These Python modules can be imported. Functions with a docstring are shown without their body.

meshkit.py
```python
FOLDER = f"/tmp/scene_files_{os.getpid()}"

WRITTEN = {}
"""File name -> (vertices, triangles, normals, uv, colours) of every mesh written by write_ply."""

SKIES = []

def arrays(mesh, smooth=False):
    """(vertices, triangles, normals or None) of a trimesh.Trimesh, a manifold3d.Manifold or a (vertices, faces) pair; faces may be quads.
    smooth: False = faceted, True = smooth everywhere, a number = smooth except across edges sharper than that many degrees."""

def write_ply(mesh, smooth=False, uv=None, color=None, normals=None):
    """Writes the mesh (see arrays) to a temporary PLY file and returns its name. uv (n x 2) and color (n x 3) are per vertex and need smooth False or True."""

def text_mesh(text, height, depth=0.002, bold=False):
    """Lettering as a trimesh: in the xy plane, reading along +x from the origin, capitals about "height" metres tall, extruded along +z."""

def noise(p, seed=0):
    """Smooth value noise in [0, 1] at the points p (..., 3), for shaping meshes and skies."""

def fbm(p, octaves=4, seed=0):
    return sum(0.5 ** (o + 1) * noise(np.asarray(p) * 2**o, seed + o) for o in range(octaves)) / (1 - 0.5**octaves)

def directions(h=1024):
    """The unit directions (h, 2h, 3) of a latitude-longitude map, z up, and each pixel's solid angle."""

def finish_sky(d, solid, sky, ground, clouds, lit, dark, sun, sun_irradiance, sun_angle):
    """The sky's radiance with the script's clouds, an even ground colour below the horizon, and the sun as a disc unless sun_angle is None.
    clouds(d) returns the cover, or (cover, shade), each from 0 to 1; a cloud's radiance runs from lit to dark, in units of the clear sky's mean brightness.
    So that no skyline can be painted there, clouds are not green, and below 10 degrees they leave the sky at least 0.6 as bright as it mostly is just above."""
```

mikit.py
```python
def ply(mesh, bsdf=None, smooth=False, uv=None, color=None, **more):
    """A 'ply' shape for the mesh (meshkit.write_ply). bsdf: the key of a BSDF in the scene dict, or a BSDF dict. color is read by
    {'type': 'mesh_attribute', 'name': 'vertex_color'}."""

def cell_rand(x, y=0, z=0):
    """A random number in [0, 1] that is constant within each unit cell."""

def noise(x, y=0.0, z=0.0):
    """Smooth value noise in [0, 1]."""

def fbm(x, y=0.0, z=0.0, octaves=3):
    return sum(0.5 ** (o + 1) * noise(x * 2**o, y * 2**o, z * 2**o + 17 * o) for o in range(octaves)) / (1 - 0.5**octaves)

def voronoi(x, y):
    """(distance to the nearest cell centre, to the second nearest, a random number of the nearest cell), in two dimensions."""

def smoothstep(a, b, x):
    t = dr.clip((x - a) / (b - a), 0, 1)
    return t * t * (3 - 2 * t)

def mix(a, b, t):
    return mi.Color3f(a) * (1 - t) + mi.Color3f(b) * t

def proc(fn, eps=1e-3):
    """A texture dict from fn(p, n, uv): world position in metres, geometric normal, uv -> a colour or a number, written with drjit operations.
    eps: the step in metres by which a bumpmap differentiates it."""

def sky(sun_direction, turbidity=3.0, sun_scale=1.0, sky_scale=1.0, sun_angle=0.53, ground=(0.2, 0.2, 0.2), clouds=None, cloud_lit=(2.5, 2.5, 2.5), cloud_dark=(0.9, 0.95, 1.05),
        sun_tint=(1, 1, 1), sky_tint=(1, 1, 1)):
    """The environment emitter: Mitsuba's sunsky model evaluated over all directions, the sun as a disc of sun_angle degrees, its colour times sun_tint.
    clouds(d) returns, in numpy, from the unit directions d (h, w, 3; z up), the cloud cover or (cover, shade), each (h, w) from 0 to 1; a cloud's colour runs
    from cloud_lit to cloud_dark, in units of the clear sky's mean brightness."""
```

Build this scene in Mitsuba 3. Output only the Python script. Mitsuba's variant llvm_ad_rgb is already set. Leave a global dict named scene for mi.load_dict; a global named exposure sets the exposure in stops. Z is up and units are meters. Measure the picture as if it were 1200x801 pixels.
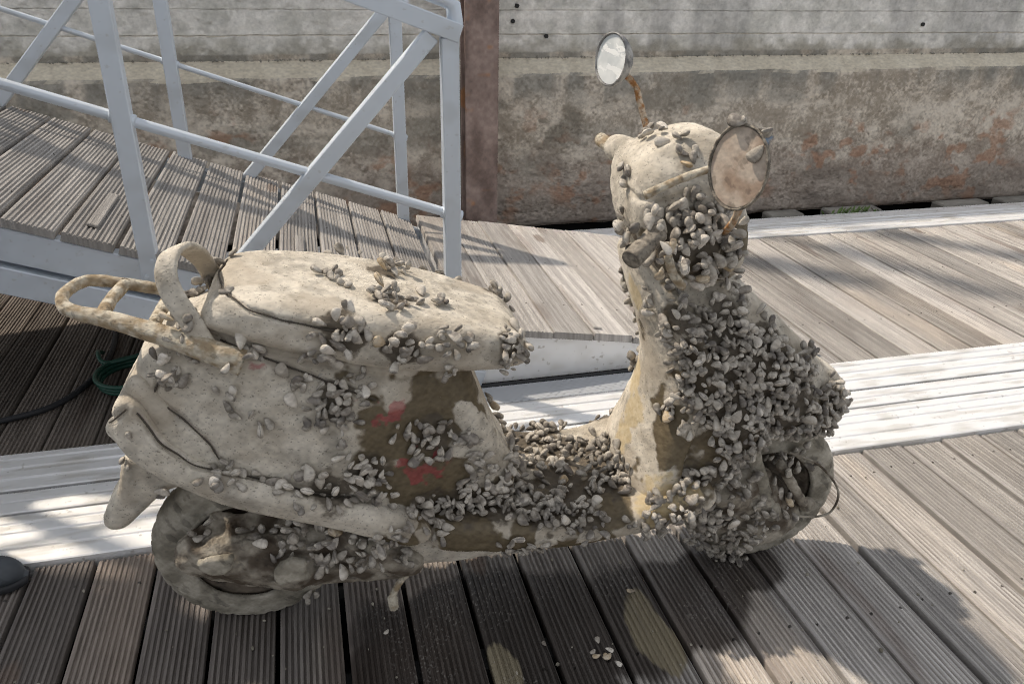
import math, numpy as np, trimesh, drjit as dr, mitsuba as mi, mikit, meshkit
from mikit import noise, fbm, smoothstep, mix, cell_rand, voronoi
T = mi.ScalarTransform4f
scene, labels = {'type': 'scene'}, {}
# ------------------------------------------------------------------ camera, sky, exposure
CAM = [0, 0, 1.45]
scene['camera'] = {'type': 'perspective', 'fov': 65.28, 'fov_axis': 'x', 'near_clip': 0.05, 'far_clip': 200.0,
    'to_world': T().look_at(origin=CAM, target=[0.22740215, 0.87079813, 1.45 - 0.43588862], up=[0.09131558, 0.42657488, 0.89983073]),
    'film': {'type': 'hdrfilm', 'width': 1024, 'height': 683}, 'sampler': {'type': 'independent', 'sample_count': 64}}
def thin_cloud(d):
    return 0.55 + 0.5 * meshkit.fbm(d * [3, 3, 6] + 5, 4, 3)
scene['sky'] = mikit.sky([-0.46, 0.36, 0.82], turbidity=3, sun_scale=0.9, sun_angle=1.5, sun_tint=(.95, 1, 1.09), clouds=thin_cloud, cloud_lit=(2.9, 2.9, 2.9))
exposure = 1.62
rng = np.random.default_rng(7)
# ------------------------------------------------------------------ helpers
COUNT = {}
def numbered(k):
    n = COUNT.get(k, 0); COUNT[k] = n + 1
    return k if n == 0 else f'{k}_{n:03d}'
def tag(k, label=None, cat=None, group=None, kind=None):
    d = labels.setdefault(k, {})
    for a, b in (('label', label), ('category', cat), ('group', group), ('kind', kind)):
        if b: d[a] = b
    return k
def put(name, mesh, bsdf, parent=None, smooth=False, xf=None, shared=None):
    k = numbered((parent + '__' if parent else '') + name)
    d = dict(shared) if shared else mikit.ply(mesh, bsdf, smooth=smooth)
    if xf is not None: d['to_world'] = xf
    scene[k] = d
    return k
def cat(ms): return trimesh.util.concatenate(ms)
def box(x0, x1, y0, y1, z0, z1, c=0.0):
    if c <= 0:
        m = trimesh.creation.box((x1 - x0, y1 - y0, z1 - z0)); m.apply_translation(((x0 + x1) / 2, (y0 + y1) / 2, (z0 + z1) / 2)); return m
    p = []
    for x, sx in ((x0, 1), (x1, -1)):
        for y, sy in ((y0, 1), (y1, -1)):
            for z, sz in ((z0, 1), (z1, -1)):
                p += [(x, y + sy * c, z + sz * c), (x + sx * c, y, z + sz * c), (x + sx * c, y + sy * c, z)]
    return trimesh.convex.convex_hull(np.array(p))
def beam(a, b, w, h, c=0.003, up=(0, 0, 1)):
    a, b = np.array(a, float), np.array(b, float); L = np.linalg.norm(b - a); d = (b - a) / L
    s = np.cross(d, up); s /= np.linalg.norm(s); u = np.cross(s, d)
    m = box(0, L, -w / 2, w / 2, -h / 2, h / 2, c)
    M = np.eye(4); M[:3, 0], M[:3, 1], M[:3, 2], M[:3, 3] = d, -s, u, a
    m.apply_transform(M)
    return m
def spline(p, n=8, closed=False):
    p = np.array(p, float); N = len(p); out = []
    for i in range(N if closed else N - 1):
        g = (lambda k: p[k % N]) if closed else (lambda k: p[min(max(k, 0), N - 1)])
        a, b, c, d = g(i - 1), g(i), g(i + 1), g(i + 2)
        for t in np.arange(n) / n:
            out.append(.5 * (2 * b + (c - a) * t + (2 * a - 5 * b + 4 * c - d) * t * t + (3 * b - a - 3 * c + d) * t ** 3))
    if not closed: out.append(p[-1])
    return np.array(out)
def tube(path, r, sides=10, squash=None):
    p = np.array(path, float); n = len(p); r = np.broadcast_to(r, (n,))
    t = np.gradient(p, axis=0); t /= np.linalg.norm(t, axis=1, keepdims=True) + 1e-12
    a = np.array([0.31, 0.17, 0.93]); A = []
    for i in range(n):
        a = a - t[i] * (a @ t[i]); a /= np.linalg.norm(a); A.append(a)
    A = np.array(A); B = np.cross(t, A); g = np.arange(sides) * 2 * np.pi / sides
    v = (p[:, None] + r[:, None, None] * (np.cos(g)[None, :, None] * A[:, None] + np.sin(g)[None, :, None] * B[:, None])).reshape(-1, 3)
    i, j = np.meshgrid(np.arange(n - 1), np.arange(sides), indexing='ij'); jj = (j + 1) % sides
    f = np.stack([i * sides + j, i * sides + jj, (i + 1) * sides + jj, (i + 1) * sides + j], -1).reshape(-1, 4)
    f = np.vstack([f[:, [0, 1, 2]], f[:, [0, 2, 3]]]); k = len(v)
    v = np.vstack([v, p[0], p[-1]]); c = np.arange(sides); cc = (c + 1) % sides
    f = np.vstack([f, np.stack([cc, c, np.full(sides, k)], 1), np.stack([(n - 1) * sides + c, (n - 1) * sides + cc, np.full(sides, k + 1)], 1)])
    return trimesh.Trimesh(v, f, process=False)
# ---- implicit surfaces (naive surface nets)
def nets(F, o, h):
    I = F < 0; nx, ny, nz = F.shape
    c = [(i, j, k) for i in (0, 1) for j in (0, 1) for k in (0, 1)]
    cnt = sum(I[i:nx - 1 + i, j:ny - 1 + j, k:nz - 1 + k].astype(np.int8) for i, j, k in c)
    act = np.argwhere((cnt > 0) & (cnt < 8)); vid = -np.ones(cnt.shape, np.int64); vid[tuple(act.T)] = np.arange(len(act))
    V = np.stack([F[tuple((act + q).T)] for q in c], 1); P = np.zeros((len(act), 3)); n = np.zeros(len(act))
    for a in range(8):
        for b in range(a + 1, 8):
            if sum(x != y for x, y in zip(c[a], c[b])) != 1: continue
            m = (V[:, a] < 0) != (V[:, b] < 0); t = np.where(m, V[:, a] / np.where(m, V[:, a] - V[:, b], 1), 0)
            P += m[:, None] * (np.array(c[a]) + t[:, None] * (np.array(c[b]) - np.array(c[a]))); n += m
    v = o + h * (act + P / n[:, None]); fs = []
    for ax in range(3):
        A = I.take(range(F.shape[ax] - 1), ax); B = I.take(range(1, F.shape[ax]), ax)
        e = np.argwhere(A != B); u, w = (ax + 1) % 3, (ax + 2) % 3
        e = e[(e[:, u] > 0) & (e[:, w] > 0) & (e[:, u] < F.shape[u] - 1) & (e[:, w] < F.shape[w] - 1)]
        du, dw = np.eye(3, dtype=int)[u], np.eye(3, dtype=int)[w]
        q = np.stack([vid[tuple((e - a * du - b * dw).T)] for a, b in ((1, 1), (0, 1), (0, 0), (1, 0))], 1)
        s = A[tuple(e.T)]; q[~s] = q[~s][:, ::-1]; fs.append(q)
    q = np.vstack(fs)
    return trimesh.Trimesh(v, np.vstack([q[:, [0, 1, 2]], q[:, [0, 2, 3]]]), process=False)
def poly_sd(poly, X, Y):
    a = np.array(poly, float); b = np.roll(a, -1, 0); d = np.full(X.shape, 1e9); ins = np.zeros(X.shape, bool)
    for (ax, ay), (bx, by) in zip(a, b):
        ex, ey = bx - ax, by - ay; wx, wy = X - ax, Y - ay
        t = np.clip((wx * ex + wy * ey) / (ex * ex + ey * ey + 1e-18), 0, 1)
        d = np.minimum(d, (wx - t * ex) ** 2 + (wy - t * ey) ** 2)
        c = ((ay <= Y) & (by > Y)) | ((by <= Y) & (ay > Y))
        ins ^= c & (X < ax + (Y - ay) * ex / (ey if abs(ey) > 1e-12 else 1e-12))
    return np.where(ins, -1, 1) * np.sqrt(d)
class Vol:
    def __init__(s, b0, b1, h):
        b = (b0, b1)
        s.h = h; s.o = np.array(b[0], float)
        ax = [np.arange(b[0][i], b[1][i] + h, h) for i in range(3)]
        s.S, s.W, s.Z = ax[0][:, None, None], ax[1][None, :, None], ax[2][None, None, :]
        s.F = np.full([len(a) for a in ax], 1.0)
    def add(s, f, k=0.0):
        if k <= 0: s.F = np.minimum(s.F, f)
        else:
            t = np.clip(.5 + .5 * (s.F - f) / k, 0, 1); s.F = s.F * (1 - t) + f * t - k * t * (1 - t)
        return s
    def cut(s, f): s.F = np.maximum(s.F, -f); return s
    def ext(s, poly, Wf, r, w0=0.0, curve=True):
        pl = spline(poly, 5, True) if curve else np.array(poly)
        S2, Z2 = np.meshgrid(s.S.ravel(), s.Z.ravel(), indexing='ij'); d2 = poly_sd(pl, S2, Z2)
        W2 = Wf(S2, Z2) if callable(Wf) else np.full(S2.shape, Wf)
        r2 = np.minimum(r, W2 * .98); a = (d2 + r2)[:, None, :]; b = np.abs(s.W - w0) - (W2 - r2)[:, None, :]
        return np.minimum(np.maximum(a, b), 0) + np.hypot(np.maximum(a, 0), np.maximum(b, 0)) - r2[:, None, :]
    def cap(s, a, b, r, r2=None):
        a, b = np.array(a, float), np.array(b, float); e = b - a; x, y, z = s.S - a[0], s.W - a[1], s.Z - a[2]
        t = np.clip((x * e[0] + y * e[1] + z * e[2]) / (e @ e + 1e-12), 0, 1)
        return np.sqrt((x - t * e[0]) ** 2 + (y - t * e[1]) ** 2 + (z - t * e[2]) ** 2) - (r + ((r2 if r2 is not None else r) - r) * t)
    def path(s, pts, r):
        f = s.cap(pts[0], pts[1], r)
        for a, b in zip(pts[1:-1], pts[2:]): f = np.minimum(f, s.cap(a, b, r))
        return f
    def ell(s, c, r): 
        q = np.sqrt(((s.S - c[0]) / r[0]) ** 2 + ((s.W - c[1]) / r[1]) ** 2 + ((s.Z - c[2]) / r[2]) ** 2)
        return (q - 1) * min(r)
    def mesh(s): return nets(s.F, s.o, s.h)
def lumpy(m, a1=.004, f1=22, a2=.0015, f2=90, seed=0):
    v = np.array(m.vertices); n = meshkit.arrays(m, True)[2]
    m = m.copy(); m.vertices = v + n * (a1 * (2 * meshkit.fbm(v * f1, 3, seed) - 1) + a2 * (2 * meshkit.fbm(v * f2, 2, seed + 9) - 1))[:, None]
    return m
# scooter frame: s forwards, w away from the camera, z up
ANG, ORG = math.radians(-3.1), np.array([-0.25, 1.585, 0.0])
CA, SA = math.cos(ANG), math.sin(ANG)
LOC = np.array([[CA, -SA, 0, ORG[0]], [SA, CA, 0, ORG[1]], [0, 0, 1, 0], [0, 0, 0, 1.0]])
def to_w(m):
    m = m.copy(); m.apply_transform(LOC); return m
def I(xs, ys): return lambda v: np.interp(v, xs, ys)
# ------------------------------------------------------------------ materials
def C3(c): return mi.Color3f(*c)
def principled(col, rough, metal=0.0, bump=None, bscale=.001, beps=.0015, **kw):
    d = {'type': 'principled', 'base_color': col if isinstance(col, dict) else {'type': 'rgb', 'value': list(col)}, 'roughness': rough, 'metallic': metal, **kw}
    if bump is not None: d = {'type': 'bumpmap', 'height': mikit.proc(bump, eps=beps), 'scale': bscale, 'inner': d}
    return {'type': 'twosided', 'inner': d}
def wet_deck(p):
    m = mi.Float(0)
    q = fbm(p.x * 7, p.y * 3.5, 3.3, octaves=4) - .5
    for x, y, rx, ry in ((.42, 1.42, .38, .17), (.15, 1.3, .16, .16), (.55, 1.30, .24, .16), (.80, 1.36, .24, .15), (.98, 1.44, .16, .11), (.33, 1.1, .06, .16), (.52, 1.12, .08, .14)):
        d = dr.sqrt(dr.square((p.x - x) / rx) + dr.square((p.y - y) / ry))
        m = dr.maximum(m, smoothstep(1.12, .88, d + q * 1.5))
    return m
def mud_deck(p):
    m = mi.Float(0)
    q = fbm(p.x * 14, p.y * 6, 8.1, octaves=4) - .5
    for x, y, rx, ry in ((.69, 1.29, .066, .135), (.33, 1.24, .045, .10)):
        d = dr.sqrt(dr.square((p.x - x) / rx) + dr.square((p.y - y) / ry))
        m = dr.maximum(m, smoothstep(1.1, .95, d + q * 1.3))
    return m
def wood_fn(x0, pitch, stains, ramp=False, shade=False, off=.004, wid=.1435, dirt=.6):
    def col(p, n, uv):
        i = dr.floor((p.x - x0) / pitch); t = cell_rand(i, 3, 1); t2 = cell_rand(i, 7, 2)
        st = fbm(p.x * 90 + t * 50, p.y * 3.0, t * 9, octaves=4); big = fbm(p.x * 5, p.y * 1.7, 1.7 + t, octaves=3); fine = noise(p.x * 420, p.y * 30, 2.2)
        c = mix((.27, .255, .242), (.42, .40, .378), smoothstep(.26, .78, st))
        c = mix(c, mi.Color3f(.42, .355, .29) * (.75 + .5 * st), smoothstep(.54, .76, big) * (.1 + .5 * t2))
        c = mix(c, mi.Color3f(.17, .14, .125), smoothstep(.56, .8, fbm(p.x * 12 + 9, p.y * 2.2, 4.4 + t, octaves=4)) * .75)
        gp = ((p.x - x0) - i * pitch - off - .004) / ((wid - .008) / 10); gf = gp - dr.floor(gp)   # silt that stays in the grooves
        c = mix(c, mi.Color3f(.085, .072, .062), smoothstep(.5, .62, gf) * smoothstep(1.0, .95, gf) * smoothstep(.02, .3, gp) * smoothstep(10, 9.7, gp) * dirt * smoothstep(.75, .35, fbm(p.x * 9, p.y * 5, 6.6 + t)))
        c = c * (.70 + .5 * t) * (.86 + .28 * fine)
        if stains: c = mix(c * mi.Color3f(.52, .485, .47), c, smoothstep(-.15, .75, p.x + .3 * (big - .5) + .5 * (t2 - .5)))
        if ramp: c = mix(c, mi.Color3f(.225, .215, .205) * (.6 + .8 * st), .65)
        if shade: c = mix(c * mi.Color3f(.42, .38, .35), c, smoothstep(-.1, .9, p.x + .5 * (big - .5)))  # unbleached wood under the gangway, its shade also put into the colour
        jy = (p.y + .07) / .52; fy = (jy - dr.floor(jy) - .5) * .52; fx = dr.abs((p.x - x0) / pitch - i - .5) * pitch - .043
        c = mix(c, mi.Color3f(.06, .055, .05), smoothstep(.0052, .0036, dr.sqrt(fx * fx + dr.square(fy + .02 * (t - .5)))))
        kn = dr.sqrt(dr.square(p.x - x0 - (i + .25 + .5 * t) * pitch) * 9 + dr.square(p.y - 4.2 * t2 + .3)); c = mix(c, mi.Color3f(.14, .105, .085), smoothstep(.09, .05, kn + .05 * (st - .5)) * .7)
        if stains:
            c = mix(c, c * mi.Color3f(.24, .225, .22), wet_deck(p) * (.75 + .25 * smoothstep(.25, .5, st)))
            c = mix(c, mi.Color3f(.205, .178, .125) * (.75 + .5 * st), mud_deck(p) * smoothstep(.22, .5, st + .14))
            sp = noise(p.x * 260, p.y * 190, 1.1); zone = smoothstep(.52, .66, fbm(p.x * 6 + 3, p.y * 6, 9.0)) * smoothstep(-.1, .2, p.x) * smoothstep(1.35, .9, p.x)
            c = mix(c, mi.Color3f(.42, .40, .37), smoothstep(.7, .9, sp) * zone * .28)
        return c
    def rough(p, n, uv):
        r = mi.Float(.8)
        if stains: r = dr.lerp(r, mi.Float(.3), wet_deck(p) * .8)
        return r
    return principled(mikit.proc(col), mikit.proc(rough), bump=lambda p, n, uv: fbm(p.x * 260, p.y * 9, 1.0, octaves=3) + .4 * fbm(p.x * 500, p.y * 300, 2, octaves=2), bscale=.0018, beps=.001, specular=.35)
DX0, DP = 0.2935, 0.1543
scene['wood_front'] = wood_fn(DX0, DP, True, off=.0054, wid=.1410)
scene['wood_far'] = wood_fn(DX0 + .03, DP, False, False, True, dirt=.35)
scene['wood_ramp'] = wood_fn(-.729, .150, False, True, wid=.1353, dirt=.8)
scene['wood_wedge'] = wood_fn(.505, .157, False, off=0, wid=.151, dirt=.15)
def alu(c, rough, f=1.0):
    def col(p, n, uv):
        g = fbm(p.x * 9, p.y * 40, p.z * 9, octaves=3); s = fbm(p.x * 60, p.y * 60, p.z * 60, octaves=3)
        k = mix(mi.Color3f(*c), mi.Color3f(*c) * mi.Color3f(.78, .76, .72), smoothstep(.48, .8, g) * f)
        return mix(k, mi.Color3f(.3, .27, .22), smoothstep(.68, .8, s) * .5 * f)
    return principled(mikit.proc(col), mikit.proc(lambda p, n, uv: rough + .25 * fbm(p.x * 30, p.y * 30, p.z * 30)), .35, specular=.5)
scene['alu_edge'] = alu((.78, .785, .79), .3)
scene['alu_gang'] = alu((.55, .60, .66), .32, .5)
def plate_bump(p, n, uv):
    a, b = (p.x + p.y) / .03, (p.x - p.y) / .03
    fa, fb = a - dr.floor(a) - .5, b - dr.floor(b) - .5
    par = cell_rand(dr.floor(a), dr.floor(b)) > .5
    return smoothstep(1, .6, dr.sqrt(dr.square(fa / dr.select(par, .42, .13)) + dr.square(fb / dr.select(par, .13, .42))))
scene['tread'] = principled((.45, .47, .50), .38, .4, bump=plate_bump, bscale=.004)
def wall_col(p, n, uv):
    a = fbm(p.x * 3, p.z * 9, 2.0, octaves=5); b = fbm(p.x * 14, p.z * 14, 7.0, octaves=4); v = fbm(p.x * 9, p.z * 1.1, 4.0, octaves=4); sp = fbm(p.x * 70, p.z * 70, p.y * 70, octaves=3)
    low = mix((.34, .295, .24), (.56, .505, .43), smoothstep(.36, .62, .35 * a + .4 * b + .25 * sp))
    low = mix(low, mi.Color3f(.22, .205, .175), smoothstep(.50, .76, fbm(p.x * 2.3 + 4, p.z * 6, 1.0, octaves=4)) * .7)
    tide = smoothstep(.5, .16, p.z + (b - .5) * .35)
    low = mix(low, mi.Color3f(.23, .18, .155), tide * .55)
    low = mix(low, mi.Color3f(.33, .17, .10), smoothstep(.5, .68, fbm(p.x * 11 + 2, p.z * 13, 12.0, octaves=5)) * smoothstep(.48, .6, fbm(p.x * 2.2 + 5, p.z * 3, 3.0)) * smoothstep(.75, .5, p.z) * .6)
    low = mix(low, mi.Color3f(.21, .205, .185), smoothstep(.62, .8, p.z + (a - .5) * .2) * smoothstep(.35, .6, v) * .75)  # darker under the ledge, whose shade is put into the colour
    d = dr.sqrt(dr.square((p.x - 2.79) / .10) + dr.square((p.z - .42) / .06)); low = mix(low, mi.Color3f(.14, .22, .33), smoothstep(1.1, .3, d + (b - .5) * 2.4) * .8)
    d = dr.sqrt(dr.square((p.x - 1.50) / .15) + dr.square((p.z - .47) / .13)); low = mix(low, mi.Color3f(.09, .088, .075), smoothstep(1.2, .6, d + (b - .5) * 1.6) * smoothstep(.36, .46, p.z) * .5)
    hi = mix((.52, .51, .47), (.72, .70, .66), smoothstep(.3, .7, .4 * a + .6 * b))
    hi = hi * (.8 + .4 * fbm(p.x * 22, p.z * 30, 5.0, octaves=4))
    hi = mix(hi, mi.Color3f(.27, .265, .26), smoothstep(.53, .64, fbm(p.x * 3.1 + 1, p.z * .5, 3.0, octaves=3)) * .4 * (.5 + fbm(p.x * 40, p.z * 4, 2.0)))
    hi = mix(hi, mi.Color3f(.26, .235, .18), smoothstep(1.02, .93, p.z + (b - .5) * .12) * .6)
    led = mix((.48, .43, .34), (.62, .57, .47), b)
    c = mix(low, hi, smoothstep(.935, .95, p.z))
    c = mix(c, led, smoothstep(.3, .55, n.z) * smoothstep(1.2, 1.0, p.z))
    return c * (.72 + .56 * sp)
scene['wall_concrete'] = principled(mikit.proc(wall_col), .92, bump=lambda p, n, uv: fbm(p.x * 45, p.z * 45, p.y * 45, octaves=4), bscale=.02, beps=.003, specular=.2)
def rust_col(p, n, uv):
    a = fbm(p.x * 14, p.y * 14, p.z * 5, octaves=5); b = fbm(p.x * 50, p.y * 50, p.z * 40, octaves=3)
    c = mix((.15, .105, .09), (.28, .21, .185), smoothstep(.3, .7, a))
    return mix(c, mi.Color3f(.36, .17, .07), smoothstep(.66, .76, fbm(p.x * 9, p.y * 9, p.z * 7 + 3, octaves=3)) * .8) * (.7 + .6 * b)
scene['rust'] = principled(mikit.proc(rust_col), .85, bump=lambda p, n, uv: fbm(p.x * 90, p.y * 90, p.z * 90, octaves=3), bscale=.004)
scene['dark'] = principled((.02, .02, .02), .8)
scene['timber_wet'] = principled(mikit.proc(lambda p, n, uv: mi.Color3f(.2, .19, .17) * (.5 + fbm(p.x * 8, p.z * 40, p.y * 10, octaves=4))), .85)
scene['quay_stone'] = principled((.36, .34, .31), .9)
scene['water_mat'] = principled((.02, .028, .024), .12, specular=.5)
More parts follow.
